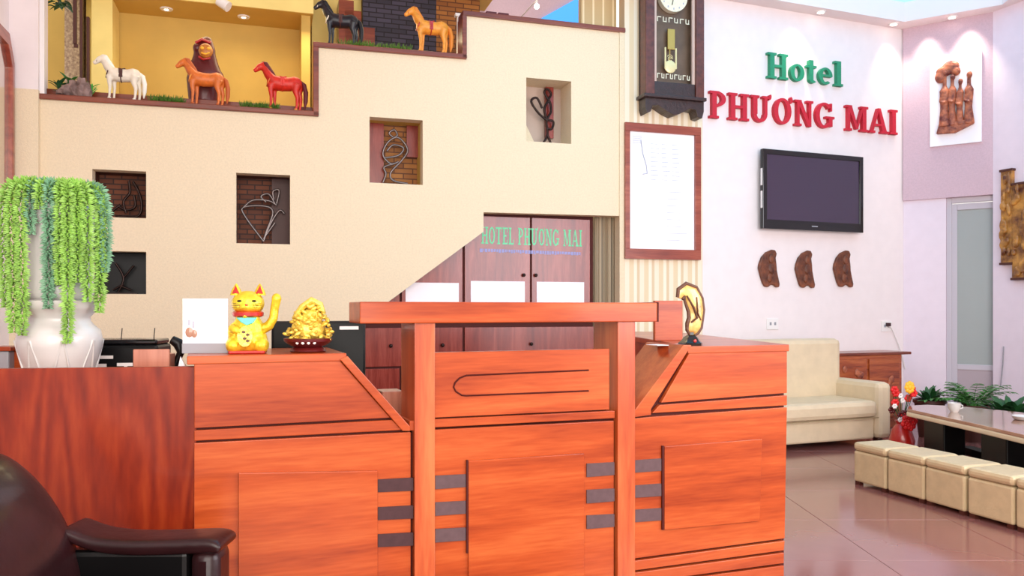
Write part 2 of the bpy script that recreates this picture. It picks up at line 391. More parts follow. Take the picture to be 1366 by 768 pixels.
# niche boxes behind the openings
for i, (a, b, c_, d_) in enumerate(NB):
    e = .004; D = .30
    m = MB()
    m.box(a - .02, a, .13, D, c_ - .02, d_ + .02).box(b, b + .02, .13, D, c_ - .02, d_ + .02)
    m.box(a, b, .13, D, c_ - .02, c_).box(a, b, .13, D, d_, d_ + .02)
    m.build('niche_lining', [BROWND, BROWND, OCHRE, BEIGE, BLACK][i], wall)
    MB().box(a - .02, b + .02, D, D + .03, c_ - .02, d_ + .02).build('niche_back', [BRICKN, BRICKN, BROWNW, NB4, BLACK][i], wall)
a, b, c_, d_ = NB[1]; MB().box(a + (b - a) * .66, b, .26, .295, c_, d_).build('niche_board', BROWND, wall)
a, b, c_, d_ = NB[2]
MB().box(a, a + (b - a) * .33, .24, .295, c_, d_).build('niche_board', W_CAB, wall)
MB().box(a + (b - a) * .78, b, .25, .295, c_ + (d_ - c_) * .5, d_).build('niche_board', W_CAB, wall)
a, b, c_, d_ = NB[3]
MB().box(a + (b - a) * .62, a + (b - a) * .8, .25, .295, c_ + .1, d_).build('niche_board', W_CAB, wall)
MB().poly([(a, c_), (a + (b - a) * .42, c_), (a, c_ + (d_ - c_) * .62)], .26, .295).build('niche_board', BEIGE, wall)
# cap trims along the stepped top
tr = MB()
def cap(p, q, th=.045):
    (x0, za), (x1, zb) = p, q
    tr.add([(x0, -.03, za - th), (x1, -.03, zb - th), (x1, .17, zb - th), (x0, .17, za - th), (x0, -.03, za), (x1, -.03, zb), (x1, .17, zb), (x0, .17, za)],
           [(0, 3, 2, 1), (4, 5, 6, 7), (0, 1, 5, 4), (1, 2, 6, 5), (2, 3, 7, 6), (3, 0, 4, 7)])
def up(p, dz=.012): return (p[0], p[1] + dz)
cap(up(L[0]), up(L[1])); cap((L[2][0] - .05, L[2][1] + .012), up(L[3])); cap((L[4][0] - .04, L[4][1] + .012), up(L[5]))
tr.box(L[1][0] - .05, L[1][0] + .0, -.03, .17, L[1][1] - .03, L[2][1] - .03)
tr.box(L[3][0] - .045, L[3][0] + .0, -.03, .17, L[3][1] - .03, L[4][1] - .03)
struct(tr, 'trim_1', W_TRIM, M, bevel=.006)
# striped wall right of the beige wall, to the television wall
sa, sb = M.s(833), M.s(937)
struct(MB().box(sa, sb, .0, .13, 0, CZ), 'wall_striped', STRIPE, M)
struct(MB().box(M.s(826), M.s(832), -.012, .0, 0, M.at(830, 40)[1]), 'trim_2', BEIGE, M)
# television wall
t0 = T.s(937)
struct(MB().box(t0 - .01, T.s(1205) + .1, 0, .15, 0, CZ), 'wall_television', WHITEW, T)
# mauve wall with door opening
dx0, dx1 = RW.s(1262), RW.s(1326); dz = RW.at(1290, 262)[1]
struct(MB().box(0, dx1 + .3, -.03, .14, dz, CZ), 'wall_mauve', MAUVE, RW)
struct(MB().box(0, dx0, 0, .14, 0, dz), 'wall_right_back', LILAC, RW)
# door 1
dr = struct(MB().box(dx0, dx0 + .05, .03, .1, 0, dz).box(dx0 + .05, dx1 + .3, .03, .1, dz - .06, dz), 'door_1', ALU, RW, bevel=.004)
sx0 = dx0 + .045; sx1 = dx1 + .2
MB().box(sx0, sx0 + .06, .05, .09, 0, dz - .07).box(sx0 + .06, sx1, .05, .09, dz - .14, dz - .07).box(sx0 + .06, sx1, .05, .09, .62, .68).build('door_frame', ALU, dr, bevel=.004)
MB().box(sx0 + .06, sx1, .065, .075, .68, dz - .14).build('glass_pane', GLASSF, dr)
MB().box(sx0 + .06, sx1, .06, .08, 0, .62).build('lower_panel', DOORP, dr)
# right side wall towards the camera
p = RW.w(RW.s(1325), -.03); SW = Frame(p.x, p.y, -69)
struct(MB().box(0, 10, 0, .15, 0, CZ), 'wall_right', LILAC, SW)
# left column and left wall
LC = M.off(-.06); a_, b_ = LC.s(12), LC.s(51); zc = LC.at(30, 118)[1]
struct(MB().box(a_ - .1, b_, 0, .3, 0, zc), 'wall_left_front', BEIGE, LC)
struct(MB().box(a_ - .1, b_, 0, .3, zc, CZ), 'wall_left_upper', WHITEW, LC)
struct(MB().box(LC.s(50), LC.s(57), .05, .12, M.at(55, 127)[1], CZ), 'trim_3', WHITEP, LC)
pl = LC.w(a_, 0); LW = Frame(pl.x, pl.y, 17 - 90 )
struct(MB().box(0, 8.2, -.15, .0, 0, CZ), 'wall_left', WHITEW, LW)
# ceiling with recessed blue cove (inner edges parallel to the walls)
cpA = T.w(t0 - .3, .3); cpB = T.w(T.s(1205), -.0)
out = [(-5.6, -1.5), (6.4, -1.5), (6.4, 7.8), (6.1, 9.6), (5.2, 10.3), tuple(T.w(T.s(1205) + .2, .25)[:2]), tuple(T.w(t0, .25)[:2]), tuple(M.w(M.s(50) - .3, .1)[:2]), (-5.6, 5.5)]
ca = T.w(-4.2, -.2); cb = T.w(T.s(1205) - .2, -.2); cc = RW.w(1.0, -.22)
hole = [tuple(ca[:2]), tuple(cb[:2]), tuple(cc[:2]), (4.5, 3.0), (-1.6, 3.0)]
ce = MB().poly(out, CZ, CZ + .22, [hole], plane='xy')
ceil = struct(ce, 'ceiling', CEIL)
MB().poly([(ca.x - .3, ca.y + .15), (ca.x - .3, 2.8), (4.7, 2.8), (cc.x + .15, cc.y + .15), (cb.x, cb.y + .15)], CZ + .22, CZ + .3, plane='xy').build('cove_panel', COVE, ceil)
# downlights in the ceiling border
dls = [(T, 1095, -.11, 'ceiling downlight above the green word of the wall sign'), (T, 1192, -.11, 'ceiling downlight close to the corner above the wall sign'), (RW, 1270, -.14, 'ceiling downlight above the white picture panel')]
for F_, px, dd, lab in dls:
    g = F_.off(dd); s_ = g.s(px); pt = g.w(s_, 0, CZ)
    t = thing('downlight', lab, 'light', (pt.x, pt.y, CZ))
    MB().lathe([(.035, -.012), (.05, -.012), (.055, -.002), (.055, 0)], n=20).build('rim', WHITEP, t, smooth=40)
    MB().lathe([(.0, -.016), (.034, -.016), (.034, -.004)], n=20).build('bulb', LAMP, t)
for F_, px, dd, e in ((T, 1068, -.17, 24), (T, 1196, -.17, 22), (RW, 1236, -.17, 22), (RW, 1292, -.17, 30)):
    g = F_.off(dd); s_ = g.s(px); pt = g.w(s_, 0, CZ - .05); q = F_.w(F_.s(px), 0, CZ - 1.2)
    spot('wall_washer', pt, q, e, 74)
# ================================================================ GALLERY behind the stepped wall
G = M.off(2.3)
gz = 2.7
struct(MB().box(M.s(50) - .6, M.s(640), .34, 2.5, gz - .1, gz), 'floor_gallery', OCHRE, M)
G1 = M.off(1.25)
struct(MB().box(G1.s(135), G1.s(414), 0, .08, gz, 4.20), 'wall_gallery_front', OCHRE, G1)
struct(MB().box(G.s(30), G.s(640), 0, .1, gz, 5.5), 'wall_gallery_back', OCHRE, G)
# soffit
g0 = M.off(.75); sz = 1.3 + (HY - 8) * g0.Y(g0.s(260)) / FPX
struct(MB().box(g0.s(118), g0.s(418), 0, 1.6, 4.20, 4.28), 'ceiling_gallery', OCHRE, g0)
struct(MB().box(g0.s(20), g0.s(418), -.02, .0, 4.20, 4.71), 'trim_4', OCHREL, g0)
struct(MB().box(M.s(20), M.s(700), .5, 2.6, 4.71, 4.8), 'ceiling_gallery_upper', OCHRE, M)
for px in (222, 325):
    g = g0.off(.26); pt = g.w(g.s(px), 0, 4.20)
    t = thing('downlight', 'small recessed gallery downlight in the ochre soffit, %s' % ('left one' if px < 300 else 'right one'), 'light', pt, g.a)
    MB().lathe([(.02, -.01), (.055, -.01), (.06, 0)], n=18).build('rim', WHITEP, t, smooth=40)
    MB().lathe([(.0, -.012), (.02, -.012), (.02, 0)], n=12).build('bulb', LAMP, t)
g = M.off(.7); sp_ = g.s(296); zt = g.at(296, 10)[1]
t = fthing(g, 'ceiling_spotlight', 'white ceiling spotlight fixed above the upper edge of the gallery', 'light', sp_, zt)
MB().tube([(sp_, 0, zt + .16), (sp_, 0, zt + .05)], .012).build('stem', WHITEP, t, smooth=40)
MB().tube([(sp_ - .03, 0, zt + .06), (sp_ + .06, -.03, zt + .0)], [.045, .05], 14).build('lamp_head', WHITEP, t, smooth=40)
# pillars at the left: pale pillar, pebbled pillar, right pillar
g = M.off(.88)
struct(MB().box(g.s(122), g.s(150), 0, .35, gz, 4.20), 'wall_gallery_pillar', OCHREL, g)
g = M.off(1.2)
struct(MB().box(g.s(86), g.s(106), 0, .4, gz, 4.71), 'wall_pebbled_pillar', STONE, g)
struct(MB().box(g.s(112), g.s(124), .1, .4, gz, 4.71), 'wall_yellow_jamb', OCHREL, g)
g = M.off(.8)
struct(MB().box(g.s(402), g.s(414), .0, .5, gz, 4.20), 'wall_gallery_jamb', OCHRE, g)
g = M.off(1.3)
struct(MB().box(g.s(416), g.s(482), .0, .12, gz, 4.71), 'wall_gallery_yellow', OCHREL, g)
# dark posts (carved screen) at left
g = M.off(.45); k = 0
for (xa, ya, xb, yb) in ((97, 0, 102, 58), (106, 0, 110, 104), (115, 22, 119, 110)):
    a, b, c_, d_ = rect(g, xa, ya, xb, yb)
    if ya == 0: d_ = 4.71
    labs = ['short dark carved post hanging left of the tall gallery posts', 'tall dark wooden post left of the white horse', 'dark wooden post closest to the white horse']
    if k == 0:
        o = MB().box(a, b, 0, .03, c_, d_).box(a + .005, b + .01, .005, .025, c_ - .03, c_)
    else:
        c_ = gz if k else c_; o = MB().box(a, b, 0, .05, gz, d_).box(a - .01, b + .01, -.01, .06, gz, gz + .08)
    ob = o.build('dark_post', BROWND, frame=g, bevel=.004); tag(ob, labs[k], 'post', 'dark gallery posts'); k += 1
# stair hall behind the second ledge: dark stone facing, amber brick, red steps
g = M.off(1.2)
a, b, c_, d_ = rect(g, 484, 0, 582, 64)
struct(MB().box(a, b, 0, .1, gz, 4.71), 'wall_dark_stone', DSTONE, g)
struct(MB().box(g.s(582), g.s(640), .0, .1, gz, 4.71), 'wall_amber_brick', BROWNW, g)
g = M.off(.9)
st = MB()
for i, (xa, xb, y0) in enumerate(((452, 472, 0), (460, 482, 14), (470, 500, 36))):
    a, b, c_, d_ = rect(g, xa, y0, xb, y0 + 12); st.box(a, b, 0, .28, gz, d_)
struct(st, 'trim_5', W_TRIM, g)
g = M.off(.4)
a, b, c_, d_ = rect(g, 610, 22, 618, 66)
ob = MB().box(a, b, 0, .04, gz, d_).box(a - .02, b + .01, -.01, .05, d_, d_ + .03).build('newel_post', WHITEP, frame=g, bevel=.004); tag(ob, 'white stair post at the right end of the middle ledge', 'post')
# upper landing behind the top ledge
g = M.off(1.5)
struct(MB().box(g.s(620), g.s(795), 0, .1, gz, 5.3), 'wall_landing', MAUVE, g)
struct(MB().poly(quad(g, [(722, 25), (792, -14), (792, 60), (722, 40)]), -.03, 0), 'blue_glow_wedge', BLUEGLOW, g)  # blue light over the landing, drawn as a self-lit wedge
struct(MB().box(M.s(788), M.s(836), .25, .33, 3.2, 5.3), 'wall_landing_striped', STRIPEB, M)
g = M.off(.8); a, z1 = g.at(716, 11)
t = fthing(g, 'landing_lamp', 'small glowing lamp seen over the top ledge', 'light', a, z1)
MB().ell((a, 0, z1 + .02), (.03, .03, .03)).build('bulb', LAMP, t, smooth=60)
MB().tube([(a, 0, z1 + .04), (a, 0, z1 + .09), (a, .7, z1 + .1)], .008).build('stem', WHITEP, t)
g = M.off(.1)
for px, lab in ((654, 'left small dark red block lying on the top ledge'), (670, 'right small dark red block lying on the top ledge')):
    a, _ = g.at(px - 7, 10); b, _ = g.at(px + 7, 10); u = (M.s(px) - L[4][0]) / (L[5][0] - L[4][0]); zz = L[4][1] + u * (L[5][1] - L[4][1]) + .014
    ob = MB().box(a, b, -.05, .04, zz, zz + .045).build('small_box', REDD, frame=g, bevel=.005); tag(ob, lab, 'box', 'dark blocks on the top ledge')
# ================================================================ RECEPTION DESK
desk = fthing(C, 'reception_desk', 'reddish wooden reception desk with raised bar, two posts and grey inlays', 'desk', -1.2, 0)
PR = C.off(0)
def P(pts): return quad(C, pts)
cx = C.s
zt = 1.142                                          # desk top height
sl, sr = cx(258), cx(1051)
c1, c2, c3, c4 = cx(551), cx(579), cx(820), cx(845)  # post edges
# dark carcass behind the fronts
zr = C.at(565, 574)[1]
l_sl0, l_sl1 = cx(462), cx(542)
r_sl0, r_sl1 = cx(917), cx(848)
car = MB()
car.poly([(sl + .004, 0), (c1, 0), (c1, zr - .01), (l_sl1, zr - .01), (l_sl0 - .01, zt - .03), (sl + .004, zt - .03)], .022, .05)
car.box(c1, c4, .022, .05, 0, C.at(700, 556)[1])
car.box(c2, cx(812), .022, .05, 0, C.at(700, 476)[1])
car.poly([(c4, 0), (sr - .004, 0), (sr - .004, zt - .03), (r_sl0 + .01, zt - .03), (r_sl1 + .01, zr + .0), (c4, zr)], .022, .05)
car.build('carcass', W_GAP, desk)
F0, F1 = 0, .022
def panel(name, pts, y0=F0, y1=F1, mat=W_X, bev=.0025, **k):
    return MB().poly(P(pts), y0, y1).build(name, mat, desk, bevel=bev, **k)
# left unit
panel('front_panel', [(259, 571), (259, 481), (451, 478), (521, 557)])
panel('front_panel', [(259, 588), (259, 574), (523.5, 560), (537, 573.5)])
panel('front_panel', [(259, 1100), (259, 591), (548, 576), (548, 1100)])
lo = panel('raised_panel', [(318, 1000), (318, 630), (503, 627), (503, 1000)], -.012, 0)
panel('edge_board', [(453, 479), (463, 474.5), (546, 568), (546, 574), (536, 574)], -.012, .30)
for y0 in (638, 675, 711):
    panel('inlay', [(503.5, y0 + 18), (503.5, y0 + 1), (551, y0 - 1.5), (551, y0 + 16)], -.006, .004, INLAYD, .001)
# rail + middle unit
panel('rail', [(579, 570), (579, 559), (820, 547.5), (820, 557.5)], -.004, .2)
panel('rail', [(546, 574), (546, 561), (552, 561), (552, 574)], -.004, .2)
mu = panel('upper_panel', [(579.5, 557), (579.5, 470), (813, 465), (813, 546)], 0, .03)
# carved capsule groove on the upper panel as a thin raised bead
cap_ = []
pa = P([(785, 493.5), (700, 497), (622, 500.5), (613, 504), (607, 510), (605, 516), (608, 522), (616, 527), (622, 527.5), (700, 524.5), (785, 521)])
MB().tube([(a, -.001, b) for a, b in pa], .0035, 6).build('carved_bead', W_GAP, mu, smooth=60)
o = [c for c in mu.children][0]
o.parent = mu
me = o.data
for v in me.vertices: v.co = Vector((v.co.x + 1.2, v.co.y, v.co.z))
panel('front_panel', [(579.5, 1100), (579.5, 573), (819, 561), (819, 1100)])
panel('raised_panel', [(624, 1000), (624, 614), (778, 604), (778, 1000)], -.010, 0)
panel('shadow_strip', [(621.5, 737), (621.5, 613), (623.8, 613), (623.8, 737)], -.009, 0, W_GAP, 0)
for y0 in (633, 668.5, 704):
    panel('inlay', [(580, y0 + 19), (580, y0 + 1), (621, y0 - 1), (621, y0 + 16)], -.006, .004, INLAY, .001)
for y0 in (617, 652, 686):
    panel('inlay', [(782, y0 + 19), (782, y0 + 1), (819, y0 - 1), (819, y0 + 16)], -.006, .004, INLAY, .001)
# right unit
panel('front_panel', [(882, 537), (924, 463), (1050, 460), (1050, 524)])
panel('edge_board', [(846, 556), (846, 547), (911, 460), (922, 460), (868, 545), (868, 553)], -.004, .30)
panel('front_panel', [(870, 551), (880, 540), (1050, 527), (1050, 540.5)])
panel('front_panel', [(845.5, 745), (845.5, 558), (868, 556), (1050, 543), (1047, 718)])
panel('front_panel', [(845.5, 761), (845.5, 748), (1047, 721), (1046, 734)])
panel('front_panel', [(845.5, 778), (845.5, 764), (1046, 737), (1046, 751)])
panel('front_panel', [(845.5, 900), (845.5, 781), (1046, 754), (1046, 900)])
panel('raised_panel', [(885, 706), (885, 595), (1015, 585), (1012, 694)], -.010, 0)
panel('shadow_strip', [(882, 706), (882, 594), (884.6, 594), (884.6, 706)], -.009, 0, W_GAP, 0)
for y0 in (612.5, 646, 678.5):
    panel('inlay', [(845.5, y0 + 17.5), (845.5, y0 + 1), (881.5, y0 - 1.5), (881.5, y0 + 15)], -.006, .004, INLAY, .001)
# posts and bar
zb0, zb1 = C.at(690, 430)[1], C.at(690, 403)[1]
for a, b in ((c1 + .002, c2), (c3 + .006, c4)):
    MB().box(a, b, -.016, .2, 0, zb0 + .004).build('post', W_Z, desk, bevel=.003)
B = C.off(-.03)
bx0, bx1 = B.s(480), B.s(877)
MB().box(bx0, bx1, -.03, .20, zb0, zb1).build('bar_top', W_X, desk, bevel=.004)
MB().box(bx1, bx1 + .006, -.031, .20, zb0, zb1 + .002).build('bar_edge', W_GAP, desk)
# top slabs
MB().box(sl - .02, l_sl0 - .0, -.004, .47, zt - .028, zt).build('top_slab', W_X, desk, bevel=.003)
# right wing top runs back along the side of the desk
pr = []
A1 = (r_sl0, -.004); A2 = (sr + .004, -.004)
def toC(x, y):
    d = Vector((x - C.ox, y - C.oy)); return (d.x * math.cos(C.a) + d.y * math.sin(C.a), -d.x * math.sin(C.a) + d.y * math.cos(C.a))
A3 = toC(1.13, 5.6); A4 = toC(.66, 5.6); A5 = toC(.74, 3.9)
MB().poly([A1, A2, A3, A4, A5], zt - .03, zt, plane='xy').build('top_slab', W_X, desk, bevel=.003)
B2 = toC(1.2, 3.66); B3 = toC(1.10, 5.55); B4 = toC(1.07, 5.55); B5 = toC(1.17, 3.66)
MB().poly([B2, B3, B4, B5], 0, zt - .03, plane='xy').build('side_board', W_X, desk)
Cc = toC(.78, 3.95); Cd = toC(.70, 5.5); Ce = toC(.73, 5.5); Cf = toC(.81, 3.95)
MB().poly([Cc, Cd, Ce, Cf], .0, zt - .03, plane='xy').build('inner_board', W_X, desk)
MB().box(l_sl0 - .7, c4, .42, .9, .70, .74).build('inner_worktop', W_X, desk)
MB().box(sl + .01, sl + .03, .03, .9, 0, zt - .03).build('end_board', W_X, desk)
MB().box(sl + .03, l_sl1, .86, .88, .0, .70).build('inner_board', W_X, desk)
sfx(desk)
# ---- side panel at the left with upright veneer
sp = fthing(Wg, 'desk_side_panel', 'broad veneered side panel of upright grain left of the inlaid desk', 'panel', -1.0, 0)
wz = 1.106
MB().box(-1.55, -.006, 0, .03, 0, wz).build('veneer_board', W_V, sp, bevel=.003)
MB().poly([(-1.55, .03), (-.03, .03), (-.17, .62), (-1.55, .62)], .955, .985, plane='xy').build('inner_worktop', W_X, sp)
MB().box(-1.55, -1.52, .03, .62, 0, .955).build('end_board', W_Z, sp)
sfx(sp)
WD = .985
# ================================================================ OBJECTS ON THE DESK
def free(name, label, cat, px, py, Y, deg=0, group=None, z=None):
    zz = H + (HY - py) * Y / FPX if z is None else z
    return thing(name, label, cat, ((px - 683) / FPX * Y, Y, zz), R(deg), group)
# planter urn with trailing succulent
URN = free('ceramic_urn_planter', 'tall white ceramic urn planter behind the left desk panel', 'planter', 80, 0, 3.02, 10, z=WD)
fl_ = lambda t, z_: 1 + .035 * math.cos(12 * t)
MB().lathe([(.10, 0), (.115, .01), (.118, .03), (.105, .045), (.108, .07), (.128, .12), (.142, .17), (.145, .20), (.138, .235), (.115, .255), (.104, .27), (.103, .285), (.125, .31), (.136, .325), (.138, .345), (.12, .35), (.05, .35)], n=48).build('urn', CERAM, URN, smooth=50)
for k in range(8):
    a0 = 2 * math.pi * k / 8; pts = []
    for i in range(9):
        t = i / 8; a = a0 + (t - .5) * .75; zz = .20 - .16 * math.sin(math.pi * t) if 1 else 0
        rr = .146 - .04 * math.sin(math.pi * t) ** 1.0 * .9
        pts.append((rr * math.cos(a), rr * math.sin(a), zz))
    MB().tube(pts, .0045, 6).build('swag_relief', CERAM, URN, smooth=60)
MB().lathe([(.095, .345), (.112, .36), (.118, .375), (.112, .40), (.110, .5), (.114, .60), (.122, .64), (.132, .665), (.134, .69), (.12, .70), (.115, .685), (.05, .68)], n=72, fn=lambda t, z_: 1 + (.03 * math.cos(14 * t) if .38 < z_ < .63 else 0)).build('fluted_neck', CERAM, URN, smooth=60)
MB().lathe([(.0, .676), (.112, .684), (.06, .70), (0, .705)], n=20).build('soil', SOIL, URN, smooth=40)
pt = free('trailing_succulent', 'trailing donkey tail succulent hanging over the white urn planter', 'plant', 80, 0, 3.02, 0, z=WD + .70)
# (px azimuth, drop length, outward radius, bluish)
rnd = random.Random(3)
stems = []
for k in range(30):
    az = 2 * math.pi * k / 30 + rnd.uniform(-.1, .1)
    stems.append((az, rnd.uniform(.22, .52), rnd.uniform(.15, .20), rnd.random() < .35))
stems = [s for s in stems]
front = [(6, .38, .20, 0), (16, .47, .19, 0), (28, .48, .17, 0), (40, .12, .15, 1), (64, .385, .145, 1), (80, .30, .15, 0), (90, .51, .16, 0), (103, .29, .155, 0), (114, .24, .16, 0), (125, .36, .165, 0), (134, .40, .175, 0), (145, .25, .19, 1), (52, .03, .15, 0)]
stems = []
X0 = (80 - 683) / FPX * 3.02
for px_, l_, r__, bl in front:
    c_ = 0; az_ = -1.57
    for it in range(12):
        Yc = 3.02 + r__ * math.sin(az_); c_ = max(-.98, min(.98, ((px_ - 683) / FPX * Yc - X0) / r__)); az_ = -math.acos(c_)
    stems.append((az_, l_, r__, bl))
for k in range(7): stems.append((.35 + k * .4, rnd.uniform(.1, .22), rnd.uniform(.13, .15), k % 3 == 0))
for az, Ln, rad, blue in stems:
    ca_, sa_ = math.cos(az), math.sin(az); pts = []; n = 26
    for i in range(n):
        t = i / (n - 1); u = t * (Ln + .2)
        if u < .2:
            q = u / .2; r_ = .03 + (rad - .03) * math.sin(q * math.pi / 2); zz = .03 + .055 * math.sin(q * math.pi) - .03 * q
        else:
            r_ = rad + .006 * math.sin(7 * u + az * 3); zz = -(u - .2) + .0
        pts.append(Vector((r_ * ca_, r_ * sa_, zz)))
    mb = MB(); total = Ln + .2; m_ = int(total / .0065)
    for i in range(m_):
        f = i / m_ * (n - 1); j = int(f); p_ = pts[j].lerp(pts[min(j + 1, n - 1)], f - j); d = (pts[min(j + 1, n - 1)] - pts[max(j - 1, 0)]).normalized()
        a = d.orthogonal().normalized(); b = d.cross(a)
        for q in range(5):
            g = i * 2.4 + q * 1.2566 + rnd.uniform(-.5, .5); o_ = a * math.cos(g) + b * math.sin(g); tp = 1 if i < m_ - 6 else .7
            mb.leaf(p_ + o_ * .003, o_ * 1 + d * .35, .025 * tp * rnd.uniform(.8, 1.25), .0042, 4)
    mb.build('stem', SUCCB if blue else SUCC, pt, smooth=60)
# office things behind side panel
t = free('desk_printer', 'black printer with white marks behind the left desk panel', 'printer', 166, 0, 3.27, 8, z=WD)
MB().box(-.16, .14, -.04, .16, 0, .17).build('body', BLACK, t, bevel=.012)
MB().box(-.15, .13, -.055, -.04, .02, .05).build('paper_tray', BLACKG, t, bevel=.004)
MB().box(-.155, .135, -.03, .15, .17, .192).build('lid', BLACKG, t, bevel=.008)
MB().box(-.10, -.03, -.043, -.04, .115, .128).build('label_strip', WHITEP, t)
MB().box(-.095, -.055, -.043, -.04, .075, .095).build('button_panel', WHITEP, t)
MB().box(-.015, .045, -.043, -.04, .085, .098).box(.012, .024, -.043, -.04, .06, .085).build('sticker', WHITEP, t)
for x_ in (-.045, .085): MB().tube([(x_, .1, .19), (x_ + .004, .1, .235)], .002, 6).build('antenna', BLACK, t)
t = free('file_box', 'reddish wooden file box in front of the black printer', 'box', 203, 0, 2.93, 10, z=WD)
MB().box(-.066, .06, 0, .01, 0, .168).box(-.066, -.056, .01, .09, 0, .15).box(.05, .06, .01, .09, 0, .15).box(-.056, .05, .08, .09, 0, .15).box(-.056, .05, .01, .08, 0, .01).build('box_body', BOXW, t, bevel=.003)
t = free('telephone', 'black telephone handset standing right of the file box', 'telephone', 234, 0, 3.0, 10, z=WD)
MB().box(-.03, .03, -.02, .10, 0, .05).build('base', BLACK, t, bevel=.008)
MB().tube([(-.02, .03, .06), (-.005, .03, .11), (.012, .03, .15), (.005, .03, .185), (-.02, .03, .2)], [.016, .012, .014, .022, .016], 10).build('handset', BLACK, t, smooth=60)
MB().tube([(.02, .02, .05), (.035, 0, .1), (.038, -.01, .04), (.03, -.02, .06)], .004, 6).build('cord', BLACK, t, smooth=60)
t = free('paper_bundle', 'cream folded paper leaning beside the telephone', 'paper', 241, 0, 2.86, 10, z=WD)
MB().poly([(-.02, 0), (.028, 0), (.022, .10), (.0, .145), (-.012, .09)], -.004, .004).build('sheet', PAPER, t)
MB().poly([(-.012, 0), (.03, 0), (.03, .09), (.012, .12)], .006, .012).build('sheet', MARBLEE, t)
t = free('ledger_stand', 'grey metal stand at the far left end behind the panel', 'stand', 4, 0, 3.05, 8, z=WD)
MB().box(-.04, .02, 0, .10, 0, .155).build('body', GREYP, t, bevel=.006)
MB().box(-.05, .03, -.008, .11, .155, .172).build('top_plate', W_X, t, bevel=.003)
t = free('wooden_block', 'upright wooden board between the grey stand and the white urn', 'board', 26, 0, 3.1, 8, z=WD)
MB().box(-.05, .05, 0, .03, 0, .165).build('board', W_X, t, bevel=.004)
MB().box(-.065, -.045, -.03, .08, 0, .17).build('dark_side', BROWND, t, bevel=.003)
# calendar
t = free('desk_calendar', 'white desk calendar with grey base behind the golden cat', 'calendar', 274, 0, 2.86, 6, z=zt)
MB().poly([(-.078, .028), (.078, .028), (.078, .195), (-.078, .195)], 0, .006).build('page', PAPER, t)
t2 = MB().poly([(-.08, 0), (.08, 0), (.08, .036), (-.08, .036)], -.006, .012).build('base', GREYP, t, bevel=.003)
MB().box(-.07, -.03, -.002, 0, .165, .168).box(-.06, -.052, -.002, 0, .10, .12).box(-.045, -.038, -.002, 0, .09, .115).build('print', INK, t)
MB().ell((-.055, -.001, .075), (.014, .002, .018), 8, 6).ell((-.038, -.001, .07), (.01, .002, .014), 8, 6).build('printed_flowers', MARBLE, t)
# lucky cat
t = free('beckoning_cat', 'golden beckoning cat figurine with red ears on the desk top', 'figurine', 331, 0, 2.86, 12, z=zt)
s = 1.0
MB().ell((0, 0, .05), (.068, .055, .052)).ell((0, 0, .085), (.058, .048, .055)).ell((0, -.005, .115), (.045, .04, .04)).ell((-.045, -.02, .03), (.03, .04, .03)).ell((.045, -.02, .03), (.03, .04, .03)).ell((-.048, -.012, .075), (.02, .03, .035)).build('body', GOLD, t, remesh=.0045)
MB().ell((0, -.004, .178), (.058, .046, .046)).ell((0, -.035, .165), (.03, .018, .018)).ell((-.03, -.03, .165), (.02, .016, .016)).ell((.03, -.03, .165), (.02, .016, .016)).build('head', GOLD, t, remesh=.0045)
for q in (-1, 1):
    e = MB().lathe([(.022, 0), (.016, .018), (.006, .036), (.001, .042)], (q * .040, 0, .207), 12).build('ear', GOLD, t, smooth=60)
    MB().add([(q * .040 - .013, -.0185, .212), (q * .040 + .013, -.0185, .212), (q * .042, -.004, .245), (q * .04, -.024, .214), (q*.041, -.009, .24)], [(0, 1, 3), (0, 3, 4), (3, 1, 4), (0, 4, 2), (1, 2, 4)]).build('inner_ear', REDG, e)
for q in (-1, 1):
    MB().ell((q * .024, -.043, .186), (.009, .005, .004)).build('eye', BLACK, t, smooth=60)
MB().ell((0, -.053, .172), (.006, .004, .004)).build('nose', REDG, t, smooth=60)
for q in (-1, 1):
    for k in (0, 1, 2): MB().tube([(q * .022, -.048, .166 + .004 * k), (q * .05, -.044, .163 + .008 * k)], .0009, 5).build('whisker', BROWND, t)
MB().lathe([(.046, .13), (.053, .134), (.054, .146), (.047, .151)], (0, -.003, 0), 28).build('collar', REDG, t, smooth=40)
MB().ell((-.005, -.048, .134), (.009, .008, .009)).build('bell', GOLD, t, smooth=60)
MB().poly([(-.035, .128), (-.02, .112), (0, .1), (.022, .108), (.036, .128)], -.052, -.04).build('bib', TEAL, t, bevel=.003)
cn = MB().poly([(.026 * math.cos(a * .262) - .004, .062 + .036 * math.sin(a * .262)) for a in range(24)], -.066, -.054).build('coin', GOLDP, t, bevel=.002)
for dx, dz in ((-.008, .078), (.006, .068), (-.004, .055), (.006, .047)): MB().box(dx - .006, dx + .006, -.0675, -.066, dz - .0035, dz + .0035).box(dx - .001, dx + .001, -.0678, -.066, dz - .006, dz + .006).build('coin_mark', BROWND, cn)
MB().tube([(.045, -.005, .085), (.072, -.012, .098), (.088, -.015, .125), (.092, -.016, .16), (.098, -.02, .188)], [.02, .018, .016, .0155, .0165], 12).ell((.099, -.022, .195), (.018, .017, .02)).build('raised_paw', GOLD, t, remesh=.004)
MB().tube([(-.05, -.03, .09), (-.035, -.05, .085), (-.015, -.056, .075)], [.018, .016, .014], 10).build('resting_paw', GOLD, t, remesh=.004)
MB().box(-.062, .062, -.05, .045, -.0, .012).build('plinth', REDG, t, bevel=.005)
